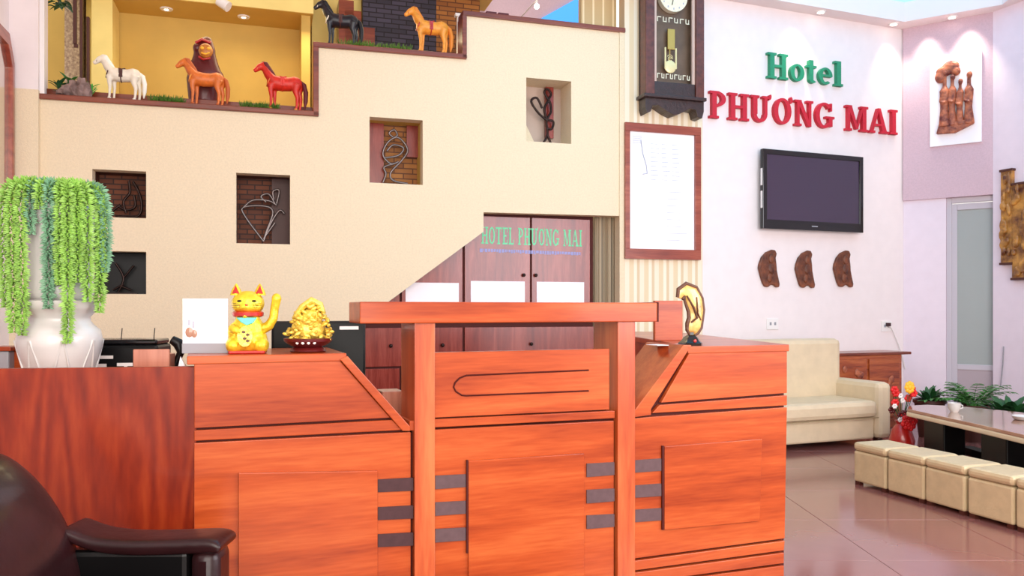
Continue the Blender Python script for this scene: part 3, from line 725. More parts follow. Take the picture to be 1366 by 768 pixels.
# gold ornament in bowl
t = free('gold_ingot_bowl', 'heap of golden ingots in a dark red footed bowl', 'ornament', 411, 0, 2.96, 8, z=zt)
MB().lathe([(.06, 0), (.066, .004), (.06, .014), (.05, .018), (.07, .028), (.086, .04), (.088, .05), (.08, .052), (.03, .05)], n=32).build('bowl', REDD, t, smooth=40)
for k in range(4): MB().ell((-.03 + .02 * k, -.083 + .006 * abs(k - 1.5), .036), (.006, .004, .006), 8, 6).build('bowl_stud', WHITEP, t, smooth=60)
hp = MB(); rn = random.Random(5)
for k in range(150):
    zz = .05 + .12 * (k / 150); rr = (.088 * (1 - (k / 150) ** 1.5 * .62)); a = rn.uniform(0, 6.28); q = rr * math.sqrt(rn.uniform(.35, 1))
    rot = Matrix.Rotation(rn.uniform(0, 3), 3, 'Z') @ Matrix.Rotation(rn.uniform(-.6, .6), 3, 'Y')
    hp.ell((q * math.cos(a) + .012 * (k / 150), q * math.sin(a) * .8, zz), (.015, .008, .007), 6, 4, rot)
hp.ell((0, 0, .08), (.062, .05, .05)).ell((.012, 0, .12), (.04, .035, .045))
hp.build('ingot_heap', GOLDP, t, kind='stuff', smooth=60)
MB().tube([(-.045, -.01, .13), (-.02, -.012, .165), (.015, -.012, .19), (.045, -.01, .175), (.058, -.005, .14)], [.014, .018, .02, .017, .012], 10, flat=.7).build('top_scroll', GOLDP, t, smooth=60)
# monitor behind the ornament
t = free('computer_monitor', 'black back of a computer monitor behind the golden ornament', 'monitor', 424, 0, 3.42, 14, z=.74 if 0 else .744)
MB().box(-.19, .20, -.01, .035, .08, .505).build('housing', BLACK, t, bevel=.01)
MB().box(-.1, .12, -.035, -.01, .15, .36).build('back_cover', BLACK, t, bevel=.01)
MB().box(.09, .17, -.013, -.0, .468, .482).build('label_strip', WHITEP, t)
MB().box(-.025, .025, -.005, .02, .012, .15).build('neck', BLACK, t, bevel=.004)
MB().box(-.11, .11, -.08, .09, 0, .012).build('foot', BLACK, t, bevel=.004)
# small orange box in desk gap
t = free('wooden_tray', 'small orange wooden tray inside the gap of the desk', 'tray', 524, 0, 3.3, 21, z=.744)
MB().box(-.05, .04, -.03, .09, 0, .22).build('pen_box', BOXW, t, bevel=.004)
MB().box(.045, .075, -.02, .04, 0, .17).build('dark_cup', BLACK, t, bevel=.004)
# box behind the bar's right end
q = C.off(.55).w(C.off(.55).s(897), 0)
t = thing('wooden_screen', 'small reddish wooden screen standing on the right return of the desk', 'screen', (q.x, q.y, zt), C.a)
MB().box(-.10, .06, 0, .02, 0, H + (HY - 401) * q.y / FPX - zt).build('board', W_X, t, bevel=.003)
# agate ornament
t = free('banana_ornament', 'curved cream stone ornament with brown rind on black base', 'ornament', 922, 0, 3.50, 18, z=zt)
prof = [(-.058, .205, .012), (-.05, .228, .022), (-.03, .235, .034), (-.006, .225, .040), (.012, .19, .042), (.022, .15, .038), (.020, .115, .034), (.012, .085, .036), (.004, .06, .028), (.002, .045, .012)]
mb = MB(); mb.tube([(x, 0, z_ - .0) for x, z_, r in prof], [r for _, _, r in prof], 14, flat=1)
for i, v in enumerate(mb.v): mb.v[i] = (v[0], v[1] * .5, v[2])
mb.build('stone_body', AGATE, t, smooth=70)
def side(sg):
    out_ = []
    for i, (x, z_, r) in enumerate(prof):
        a = prof[max(i - 1, 0)]; b = prof[min(i + 1, len(prof) - 1)]; d = Vector((b[0] - a[0], 0, b[1] - a[1])).normalized(); nrm = Vector((-d.z, 0, d.x))
        out_.append(Vector((x, -.004, z_)) + nrm * r * sg)
    return out_
MB().tube(side(1), [.008, .009, .009, .008, .008, .007, .007, .008, .008, .006], 8).build('rind', AGATER, t, smooth=60)
MB().tube(side(-1), [.008, .008, .006, .006, .007, .008, .009, .009, .008, .006], 8).build('rind', AGATER, t, smooth=60)
MB().tube([(-.03, -.016, .215), (.0, -.021, .165), (.018, -.02, .12), (-.01, -.018, .10)], [.004, .005, .006, .004], 6).tube([(.015, -.02, .21), (.02, -.022, .14), (.04, -.012, .11)], .004, 6).build('vein', AGATER, t, smooth=60)
MB().lathe([(.05, 0), (.052, .01), (.04, .018), (.03, .035), (.014, .045), (.012, .058)], n=10, fn=lambda a, z_: 1 + .1 * math.cos(5 * a)).build('base', BLACKG, t, smooth=30)
MB().ell((-.004, -.04, .02), (.008, .004, .008), 8, 6).build('base_emblem', REDG, t, smooth=60)
t = free('desk_notice', 'thin white sheet lying under the curved stone ornament', 'paper', 893, 0, 3.53, 21, z=zt)
MB().box(-.09, .13, -.05, .045, 0, .0025).build('sheet', PAPER, t)
# ================================================================ CABINET under the stairs
K = M.off(.155)
kx = K.s
cab = fthing(K, 'under_stair_cabinet', 'dark red wooden cabinet with knobs built in under the stairs', 'cabinet', kx(640), 0)
zT = K.at(700, 279)[1]; zm0, zm1 = K.at(700, 436)[1], K.at(700, 431)[1]; zd = K.at(700, 466)[1]; zd = K.at(600, 487)[1]
x0_, x1_ = kx(440), kx(792)
MB().box(x0_, x1_, .02, .45, 0, zT).build('body', W_GAP, cab)
divs = [(kx(452), kx(533)), (kx(536), kx(617)), (kx(620), kx(707)), (kx(709.5), kx(787))]
for i, (a, b) in enumerate(divs):
    d = MB().box(a, b, 0, .02, zm1 + .01, K.at(700, 290)[1]).build('door', W_CAB, cab, bevel=.002)
    kz = K.at(706, 367)[1]
    if i >= 1:
        kxp = {1: kx(600), 2: kx(698), 3: kx(714)}[i]
        if i >= 2:
            o = MB().ell((kxp, -.022, kz), (.018, .014, .018), 10, 8).tube([(kxp, 0, kz), (kxp, -.02, kz)], .007, 8).build('knob', DARKM, cab, smooth=60); o.parent = d
            
for i, (a, b) in enumerate([(kx(440), kx(552)), (kx(555), kx(617)), (kx(620), kx(792))]):
    d = MB().box(a, b, 0, .02, zd, zm0).build('drawer', W_CAB, cab, bevel=.002)
    kxp = {0: kx(521), 1: kx(590), 2: kx(708)}[i]; kz = K.at(600, 460)[1]
    o = MB().ell((kxp, -.022, kz), (.018, .014, .018), 10, 8).tube([(kxp, 0, kz), (kxp, -.02, kz)], .007, 8).build('knob', DARKM, cab, smooth=60); o.parent = d
for a, b in divs: MB().box(a, b, .0, .02, .08, zd - .02).build('lower_door', W_CAB, cab, bevel=.002)
MB().box(x0_, x1_ + .03, -.012, .02, zT - .03, zT).build('cornice', W_TRIM, cab)
# white sheets taped to the doors
sfx(cab)
sh = []
for (xa, ya, xb, labl) in ((541, 377, 612, 'white paper sheet stuck on the leftmost cabinet door'), (628, 375, 700, 'white paper sheet stuck on the middle cabinet door, below the left knob'), (716, 376, 779, 'white paper sheet stuck on the right cabinet door, below the right knob')):
    a, b, c_, d_ = rect(K, xa, ya, xb, 418)
    ob = MB().box(a, b, -.003, -.0005, c_, d_).build('paper_sheet', PAPER, frame=K); tag(ob, labl, 'paper', 'white sheets on the cabinet')
    
# ---------------- slab serif lettering from strokes
def glyph(ch):
    # returns boxes [(x0,z0,x1,z1)], polys, arcs; unit height 1
    B_, Pn, A_ = [], [], []; S = .2; F = .09; t = .10
    def stem(x, w=S, z0=0, z1=1, st=True, sb=True):
        B_.append((x, z0, x + w, z1))
        if st: B_.append((x - t, z1 - F, x + w + t, z1))
        if sb: B_.append((x - t, z0, x + w + t, z0 + F))
    def arc(cx_, cz, rx, rz, a0, a1, w=S, w2=F): A_.append((cx_, cz, rx, rz, a0, a1, w, w2))
    W = .8
    if ch == 'P': stem(.1); arc(.3, .72, .42, .28, -90, 90); B_.append((.2, .91, .42, 1)); B_.append((.2, .44, .42, .53)); W = .78
    elif ch == 'H': stem(.1); stem(.64); B_.append((.28, .45, .66, .55)); W = .98
    elif ch in 'UƯ':
        stem(.08, sb=False, z0=.3); stem(.62, .13, sb=False, z0=.3); arc(.415, .32, .335, .32, 180, 360, .17, .12); W = .92
        if ch == 'Ư': arc(.83, 1.0, .12, .14, -90, 40, .09, .07); W = 1.0
    elif ch in 'OƠ':
        arc(.42, .5, .42, .5, 0, 360, S, .1); W = .88
        if ch == 'Ơ': arc(.78, .95, .12, .15, -90, 60, .09, .07); W = .96
    elif ch == 'N': stem(.1, .12); stem(.68, .12, sb=False); Pn.append([(.08, 1), (.3, 1), (.8, 0), (.66, 0)]); W = .96
    elif ch == 'G': arc(.44, .5, .44, .5, 40, 318, S, .1); B_.append((.66, .08, .84, .46)); B_.append((.5, .38, .94, .47)); B_.append((.74, .68, .82, .98)); W = .98
    elif ch == 'M': stem(.1, .11); stem(.86, .2); Pn.append([(.08, 1), (.3, 1), (.64, .08), (.52, .08)]); Pn.append([(.52, .08), (.62, .08), (.94, 1), (.86, 1)]); W = 1.2
    elif ch == 'A': Pn.append([(.05, 0), (.15, 0), (.5, .96), (.42, 1)]); Pn.append([(.42, 1), (.56, 1), (.92, 0), (.68, 0)]); B_.append((.2, .28, .74, .37)); B_.append((-.02, 0, .27, F)); B_.append((.58, 0, 1.0, F)); W = 1.02
    elif ch == 'I': stem(.1); W = .44
    elif ch == 'T': stem(.33, st=False); B_.append((0, .89, .86, 1)); B_.append((0, .72, .07, 1)); B_.append((.79, .72, .86, 1)); W = .9
    elif ch == 'E': stem(.1, st=False, sb=False); B_ += [(0, .9, .74, 1), (0, 0, .74, .1), (.2, .46, .55, .55), (.66, .72, .74, 1), (.66, 0, .74, .28)]; W = .8
    elif ch == 'L': stem(.1, sb=False); B_ += [(0, 0, .72, .1), (.64, 0, .72, .3)]; W = .76
    elif ch == 'o': arc(.33, .34, .33, .34, 0, 360, .19, .09); W = .72
    elif ch == 't': B_ += [(.12, .12, .31, .9), (0, .6, .46, .69)]; arc(.3, .16, .18, .16, 180, 320, .18, .1); W = .52
    elif ch == 'e': arc(.33, .34, .33, .34, 0, 310, .18, .09); B_.append((.1, .32, .64, .4)); W = .72
    elif ch == 'l': stem(.1, st=False); B_.append((0, .91, .28, 1)); W = .42
    else: W = .45
    return B_, Pn, A_, W
def letter_mb(ch, x, z0, h, wsc, d0, d1, skew=0.0):
    B_, Pn, A_, W = glyph(ch); mb = MB(); k = 0
    tr_ = lambda a, b: (x + a * h * wsc, z0 + b * h + skew * a * h)
    for (a, b, c_, d_) in B_:
        mb.poly([tr_(a, b), tr_(c_, b), tr_(c_, d_), tr_(a, d_)], d0 + k * .0004, d1); k += 1
    for p_ in Pn: mb.poly([tr_(*q_) for q_ in p_], d0 + k * .0004, d1); k += 1
    for (cx_, cz, rx, rz, a0, a1, ww, w2) in A_:
        n = max(6, int(abs(a1 - a0) / 15)); full = abs(a1 - a0) >= 360; o_, i_ = [], []
        for j in range(n + 1):
            an = R(a0 + (a1 - a0) * j / n); o_.append((cx_ + rx * math.cos(an), cz + rz * math.sin(an))); i_.append((cx_ + (rx - ww) * math.cos(an), cz + (rz - w2) * math.sin(an)))
        vs, fs = [], []
        dd = d0 + k * .0004; k += 1
        for j in range(n + 1):
            for q_, y_ in ((o_[j], dd), (i_[j], dd), (i_[j], d1), (o_[j], d1)):
                tt = tr_(*q_); vs.append((tt[0], y_, tt[1]))
        for j in range(n):
            for e_ in range(4): fs.append((j * 4 + e_, j * 4 + (e_ + 1) % 4, j * 4 + 4 + (e_ + 1) % 4, j * 4 + 4 + e_))
        if not full: fs += [(0, 1, 2, 3), tuple(n * 4 + q for q in (3, 2, 1, 0))]
        mb.add(vs, fs)
    return mb, W
def wordsign(F_, name, label, text, px0, px1, yt0, yb0, yt1, yb1, mat, d0, d1, cat='sign', parent=None, gap=.06, space=.5):
    a, zb_ = F_.at(px0, yb0); _, zt_ = F_.at(px0, yt0); b, zb2 = F_.at(px1, yb1); _, zt2 = F_.at(px1, yt1)
    h = ((zt_ - zb_) + (zt2 - zb2)) / 2; tot = sum((space if ch == ' ' else glyph(ch)[3] + gap) for ch in text)
    wsc = (b - a) / h / tot; sk = (zb2 - zb_) / (b - a)
    t = parent or fthing(F_, name, label, cat, a, zb_)
    x = a
    for ch in text:
        if ch == ' ': x += space * h * wsc; continue
        mb, W = letter_mb(ch, x, zb_ + sk * (x - a), h, wsc, d0, d1, sk)
        mb.build('letter', mat, t); x += (W + gap) * h * wsc
    if not parent: sfx(t)
    return t
wordsign(T, 'wall_sign', 'green raised letters reading Hotel high on the white wall', 'Hotel', 1021, 1123, 71, 105, 84, 117, GREENL, -.045, 0)
wordsign(T, 'wall_sign', 'red raised letters reading PHƯƠNG MAI above the television', 'PHƯƠNG MAI', 944, 1196, 120, 158, 150, 181, REDL, -.045, 0)
t = wordsign(K, 'printed_sign', 'green printed words HOTEL PHƯƠNG MAI across the cabinet doors', 'HOTEL PHƯƠNG MAI', 642, 777, 302, 325, 307, 329, GREEND, -.003, -.0005)
a, zz = K.at(640, 333); b, z2 = K.at(775, 340)
mb = MB(); rn = random.Random(2); x = a
while x < b:
    wd = rn.uniform(.008, .03); mb.box(x, min(x + wd, b), -.0025, -.0005, zz - .012 + (x - a) / (b - a) * (z2 - zz) * .5 - rn.uniform(0, .012), zz + .012 + (x - a) / (b - a) * (z2 - zz) * .5); x += wd + .006
o = mb.build('small_line', BLUED, frame=K); o.parent = t; o.matrix_parent_inverse = (Matrix.Translation(t.location) @ Matrix.Rotation(K.a, 4, 'Z')).inverted()
# curtain beside the cabinet
a, b, c_, d_ = rect(K, 795, 290, 829, 400)
n = 26; vs = []
for i in range(n + 1):
    x = a + (b - a) * i / n; y = .03 + .015 * math.sin(i * 1.9); vs += [(x, y, .05), (x, y, zT + .0), (x, y + .004, .05), (x, y + .004, zT)]
fs = []
for i in range(n):
    q = i * 4; fs += [(q, q + 4, q + 5, q + 1), (q + 2, q + 3, q + 7, q + 6), (q + 1, q + 5, q + 7, q + 3), (q, q + 2, q + 6, q + 4)]
mb = MB().add(vs, fs); o = mb.build('curtain', CURTAIN, frame=K, smooth=60); tag(o, 'grey beige striped curtain hanging right of the cabinet', 'curtain')
struct(MB().box(kx(792), kx(840), .12, .2, 0, zT + .1), 'wall_closet_back', BEIGE, K)
# ================================================================ WALL PIECES
# pendulum clock
t = fthing(M, 'pendulum_clock', 'tall dark wooden pendulum wall clock above the framed notice', 'clock', M.s(890), M.at(890, 155)[1])
a, zb = M.at(852, 130); b, _ = M.at(929, 130); zt_ = CZ - .02
mid = (a + b) / 2; bw = b - a
MB().box(a, b, -.03, 0, zb, zt_).build('back_board', W_CLOCKD, t)
MB().box(a, a + .10, -.16, -.03, zb, zt_).box(b - .095, b, -.16, -.03, zb, zt_).build('side_column', W_CLOCK, t, bevel=.008)
MB().box(a + .10, b - .095, -.05, -.03, zb + .14, zt_).build('inner_back', plain('clock_interior', srgb(104, 82, 64), .4, noise=.15, scale=10), t)
MB().box(a + .10, b - .095, -.14, -.03, zb, zb + .14).build('lower_rail', W_CLOCKD, t, bevel=.006)
MB().box(a - .03, b + .01, -.19, 0, zb - .035, zb).build('shelf', W_CLOCKD, t, bevel=.006)
sc = [(a, zb - .035), (b, zb - .035), (b, zb - .13), (b - .02, zb - .2), (b - .07, zb - .19), (b - .09, zb - .12), (b - .16, zb - .11), (mid + .08, zb - .16), (mid, zb - .19), (mid - .08, zb - .16), (a + .14, zb - .10), (a + .08, zb - .11), (a + .06, zb - .17), (a + .02, zb - .19), (a, zb - .13)]
MB().poly(sc, -.15, 0).build('scalloped_apron', W_CLOCKD, t, bevel=.006)
gx0, gx1 = a + .10, b - .095
gb = zb + .14
for xx in (gx0, gx1 - .03): MB().box(xx, xx + .03, -.135, -.11, gb, zt_).build('glass_border', plain('silver_border', srgb(206, 176, 160), .25) if 'silver_border' not in MATS else MATS['silver_border'], t)
dc = M.at(892, 1)[1]; dx = (gx0 + gx1) / 2
MB().poly([(dx + .155 * math.cos(k * .1963), dc + .155 * math.sin(k * .1963)) for k in range(32)], -.12, -.06).build('dial', AGATE if 0 else plain('ivory_dial', srgb(236, 228, 200), .4, noise=.06, scale=40), t)
dr_ = MB()
for k in range(12):
    an = k * math.pi / 6; ca_, sa_ = math.cos(an), math.sin(an); dr_.box(dx + .125 * ca_ - .006, dx + .125 * ca_ + .006, -.122, -.119, dc + .125 * sa_ - .009, dc + .125 * sa_ + .009)
dr_.build('hour_marks', INK, t)
MB().tube([(dx, -.125, dc), (dx - .02, -.125, dc - .09)], .004, 6).build('minute_hand', DARKM, t); MB().tube([(dx, -.125, dc), (dx + .05, -.125, dc + .03)], .005, 6).build('hour_hand', DARKM, t)
BR = plain('old_brass', srgb(190, 160, 84), .35, metal=.4)
zpt = M.at(890, 43)[1]; zpb = M.at(890, 93)[1]
MB().box(dx - .055, dx + .025, -.1, -.08, M.at(890, 70)[1], zpt).build('brass_plate', BR, t, bevel=.004)
MB().ell((dx - .03, -.1, zpb), (.066, .012, .066), 20, 12).build('pendulum_bob', plain('pale_brass', srgb(230, 214, 160), .3, metal=.2), t, smooth=60)
MB().tube([(dx - .03, -.09, zpb), (dx - .03, -.09, zpt)], .006, 8).build('pendulum_rod', BR, t)
for s_ in (-.085, .035): MB().tube([(dx + s_, -.1, zpb - .02), (dx + s_, -.1, zpb + .19)], .01, 10).build('weight_rod', MATS['pale_brass'], t, smooth=60)
mb = MB()
for k in range(2): mb.tube([(dx - .03 + .03 * math.cos(q * .7 + k * 3.1) * (1 - q * .05), -.1, zpb + .08 + .02 * k + .02 * math.sin(q * .7)) for q in range(9)], .004, 6)
mb.build('pendulum_scroll', MATS['pale_brass'], t, smooth=60)
for yy, nm in ((33, 'gilt_lettering_upper'), (107, 'gilt_lettering_lower')):
    zc_ = M.at(890, yy)[1]; mb = MB(); rn = random.Random(yy)
    for k in range(6 if yy < 50 else 8):
        wd = (gx1 - gx0 - .08) / (6 if yy < 50 else 8); x = gx0 + .04 + k * wd
        mb.box(x, x + .008, -.131, -.128, zc_ - .025, zc_ + .025)
        if k % 2 == 0: mb.box(x, x + wd * .7, -.131, -.128, zc_ + .017, zc_ + .025)
        else: mb.box(x, x + wd * .65, -.131, -.128, zc_ - .025, zc_ - .017).box(x + wd * .5, x + wd * .5 + .007, -.131, -.128, zc_ - .02, zc_ + .02)
    mb.build('gilt_lettering', MATS['ivory_dial'], t)
sfx(t)
# framed notice
o4 = quad(M, [(832, 345), (931, 347), (934, 171), (833, 164)])
a = o4[0][0]; b = (o4[1][0] + o4[2][0]) / 2; c_ = (o4[0][1] + o4[1][1]) / 2; d_ = (o4[2][1] + o4[3][1]) / 2
t = fthing(M, 'framed_notice', 'large framed white notice below the pendulum clock', 'frame', (a + b) / 2, c_)
fw = .085
fr_ = [((a, c_), (b, c_), (b, c_ + fw * 1.2), (a, c_ + fw * 1.2)), ((a, d_ - fw), (b, d_ - fw), (b, d_), (a, d_)), ((a, c_ + fw * 1.2), (a + fw * .6, c_ + fw * 1.2), (a + fw * .6, d_ - fw), (a, d_ - fw)), ((b - fw * .8, c_ + fw * 1.2), (b, c_ + fw * 1.2), (b, d_ - fw), (b - fw * .8, d_ - fw))]
for r_ in fr_: MB().poly(list(r_), -.045, -.0).build('frame_bar', W_FRAME, t, bevel=.004)
MB().box(a + fw * .6, b - fw * .8, -.02, -.005, c_ + fw * 1.2, d_ - fw).build('sheet', PAPER, t)
mb = MB(); rn = random.Random(9); ia, ib = a + .09, b - .1
for k in range(7): 
    zz = d_ - .13 - k * .012; mb.box(ia, ia + .10, -.0215, -.02, zz, zz + .004)
mb.tube([(ia + .09, -.021, d_ - .17), (ia + .11, -.021, d_ - .30), (ia + .15, -.021, d_ - .42), (ia + .16, -.021, d_ - .5), (ia + .11, -.021, d_ - .51)], .006, 5)
for k in range(9):
    zz = d_ - .2 - k * .045
    for q in range(3): x = ia + .2 + q * .12; mb.box(x, x + rn.uniform(.05, .1), -.0215, -.02, zz, zz + .005)
for k in range(8):
    zz = d_ - .68 - k * .07; mb.box(ib - .28, ib - .28 + rn.uniform(.12, .25), -.0215, -.02, zz, zz + .004)
mb.build('faint_print', INK, t, kind='stuff'); sfx(t)
# television
TVf = T.off(-.10)
q4 = quad(TVf, [(1018, 306), (1152, 309), (1152, 209), (1018, 198)])
a, b = q4[0][0], q4[1][0]; c_ = (q4[0][1] + q4[1][1]) / 2; d_ = (q4[2][1] + q4[3][1]) / 2
t = fthing(TVf, 'television', 'black flat television mounted below the red sign', 'television', (a + b) / 2, c_)
ho = [(a, c_), (b, c_), (b, d_), (a, d_)]; bz = .055
MB().poly(ho, 0, .05, [[(a + bz, c_ + bz * 1.8), (b - bz, c_ + bz * 1.8), (b - bz, d_ - bz), (a + bz, d_ - bz)]]).build('bezel', BLACKG, t, bevel=.006)
MB().box(a + bz, b - bz, .012, .045, c_ + bz * 1.8, d_ - bz).build('screen', SCREEN, t)
MB().box(a + .25, b - .25, .05, .10, c_ + .2, d_ - .2).build('wall_mount', BLACK, t)
MB().box((a + b) / 2 - .04, (a + b) / 2 + .04, -.002, 0, c_ + .04, c_ + .052).build('badge', GREYP, t)
for zz in (.22, .46):
    MB().box(a - .006, a, .01, .035, c_ + zz, c_ + zz + .18).build('side_trim', WHITEP, t)
sfx(t)
# three carved half moons
out_m = [(.62, 1.0), (.78, .99), (.86, .9), (.80, .78), (.84, .62), (.86, .45), (.93, .25), (1.0, .08), (.96, .0), (.82, .0), (.74, .05), (.6, .07), (.45, .0), (.28, .02), (.2, .1), (.1, .28), (.0, .5), (.03, .62), (.15, .8), (.35, .93)]
labs = ['carved brown half moon plaque, left of the three below the television', 'carved brown half moon plaque, middle of the three below the television', 'carved brown half moon plaque, right of the three below the television']
for k, (xa, ya, xb, yb) in enumerate(((1010, 333, 1038, 383), (1059, 334, 1085, 384), (1110, 334, 1136, 383))):
    a, b, c_, d_ = rect(T, xa, ya, xb, yb); t = fthing(T, 'wall_plaque', labs[k], 'plaque', a, c_, 0, 'carved half moon plaques')
    MB().poly([(a + u * (b - a), c_ + v * (d_ - c_)) for u, v in out_m], -.035, 0).build('plaque_body', COCO, t, bevel=.012)
    mx = (a + b) / 2; MB().ell((mx, -.036, c_ + .25 * (d_ - c_)), (.035, .014, .05)).ell((mx + .02, -.036, c_ + .5 * (d_ - c_)), (.04, .014, .06)).ell((mx + .02, -.036, c_ + .75 * (d_ - c_)), (.035, .014, .055)).build('carving', CARVE if 0 else COCO, t, smooth=60)
    sfx(t)
# sockets
for (px, py, lab) in ((1030, 432, 'white wall socket above the right end of the desk'), (1182, 435, 'white wall socket with plug above the low carved cabinet')):
    s_, zz = T.at(px, py); t = fthing(T, 'wall_socket', lab, 'socket', s_, zz)
    MB().box(s_ - .075, s_ + .075, -.012, 0, zz - .06, zz + .06).build('plate', WHITEP, t, bevel=.003)
    for q in (-.03, .03): MB().box(s_ + q - .012, s_ + q + .012, -.014, -.012, zz - .012, zz + .02).build('outlet', GREYP, t)
    if px > 1100:
        MB().box(s_ - .02, s_ + .025, -.05, -.012, zz - .0, zz + .04).build('plug', INLAYD, t, bevel=.003)
        MB().tube([(s_, -.04, zz), (s_ + .05, -.03, zz - .02), (s_ + .16, -.02, zz - .2), (s_ + .22, -.02, zz - .34), (s_ + .27, -.02, zz - .5)], .006, 6).build('cable', WHITEP, t, smooth=60)
    sfx(t)
# canvas with carved group on the mauve wall
Q = RW.off(-.03)
q4 = quad(Q, [(1241, 194), (1310, 192), (1310, 68), (1241, 78)])
a, b = q4[0][0], q4[1][0]; c_ = (q4[0][1] + q4[1][1]) / 2; d_ = (q4[2][1] + q4[3][1]) / 2
t = fthing(Q, 'mounted_carving', 'white panel with carved reddish figure group high on the mauve wall', 'carving', (a + b) / 2, c_)
MB().box(a, b, -.03, 0, c_, d_).build('panel', PAPER, t, bevel=.003)
X = lambda u: a + u * (b - a); Z = lambda v: c_ + v * (d_ - c_)
MB().poly([(X(.14), Z(.13)), (X(.5), Z(.12)), (X(.86), Z(.2)), (X(.84), Z(.25)), (X(.5), Z(.24)), (X(.2), Z(.25))], -.09, -.03).build('carved_base', CARVE, t, bevel=.008)
fg = [(.30, .2, .60, .80, .13), (.45, .2, .60, .74, .11), (.60, .2, .56, .68, .10), (.77, .2, .58, .74, .12)]
for i, (u, v0, v1, v2, wd) in enumerate(fg):
    W_ = wd * (b - a); m = MB()
    m.tube([(X(u), -.065, Z(v0)), (X(u - .01), -.065, Z((v0 + v1) / 2)), (X(u), -.065, Z(v1)), (X(u), -.065, Z(v1 + .05)), (X(u), -.065, Z(v2))], [W_ * .95, W_ * .62, W_ * .8, W_ * .35, W_ * .35], 10, flat=.7).ell((X(u + .01), -.07, Z(v2)), (W_ * .5, W_ * .5, W_ * .65))
    m.tube([(X(u - .04), -.07, Z(v1)), (X(u - .08), -.08, Z(v1 - .12)), (X(u + .02), -.1, Z(v1 - .14))], W_ * .25, 8)
    m.build('carved_figure', CARVE, t, remesh=.0085)
m = MB().ell((X(.30), -.06, Z(.82)), (.09, .04, .06)).ell((X(.42), -.06, Z(.86)), (.09, .04, .07)).ell((X(.22), -.06, Z(.76)), (.06, .04, .07)).ell((X(.52), -.06, Z(.80)), (.05, .04, .05)).build('carved_foliage', CARVE, t, remesh=.01)
sfx(t)
# gilded carving on the right wall
def SWs(px): return SW.s(px)
a, zz = SW.at(1333, 226)
t = fthing(SW, 'gilded_wall_carving', 'gilded brown carved wood relief on the right wall', 'carving', SWs(1350), 0 + SW.at(1340, 355)[1])
rn = random.Random(4)
for i, (xa, ya, xb, yb) in enumerate(((1339, 227, 1354, 352), (1354, 244, 1382, 372))):
    a, b, c_, d_ = rect(SW, xa, ya, xb, yb)
    MB().box(a, b, -.05, 0, c_, d_).build('carved_board', CARVEG, t, bevel=.008)
    m = MB(); wd = b - a
    for k in range(26):
        u, v = rn.uniform(.1, .9), rn.uniform(.05, .95)
        m.ell((a + u * wd, -.055, c_ + v * (d_ - c_)), (rn.uniform(.1, .2) * wd, .03, rn.uniform(.03, .07)), 8, 6)
    m.build('carved_relief', CARVEG, t, remesh=.012)
    MB().box(a - .01, b + .01, -.06, 0, d_ - .015, d_ + .01).box(a - .01, b + .01, -.06, 0, c_ - .01, c_ + .015).build('dark_edge', BROWND, t, bevel=.003)
sfx(t)
# mirror frame on left wall
# local s runs towards the camera on LW
zt_, zb_ = 3.36, H + (HY - 262) * 6.0 / FPX
t = fthing(LW, 'wall_mirror', 'red wooden framed mirror at the left edge', 'mirror', .2, zb_)
MB().poly([(.0 + .03, zb_), (.09, zb_), (.09, zt_ - .15), (.20, zt_), (1.1, zt_ + .02), (1.1, zt_ + .1), (.16, zt_ + .1), (.03, zt_ - .10)], 0, .05).build('frame_bar', W_FRAME, t, bevel=.008)
MB().poly([(.09, zb_ + .06), (1.1, zb_ + .06), (1.1, zt_ + .02), (.2, zt_), (.09, zt_ - .15)], .005, .02).build('mirror_glass', plain('mirror_glass', srgb(220, 210, 200), .1, metal=.9), t)
MB().box(.09, 1.1, 0, .05, zb_, zb_ + .06).build('frame_bar', W_FRAME, t, bevel=.006)
sfx(t)
for o in [o for o in bpy.data.objects if o.name.startswith('wall_mirror')]: pass
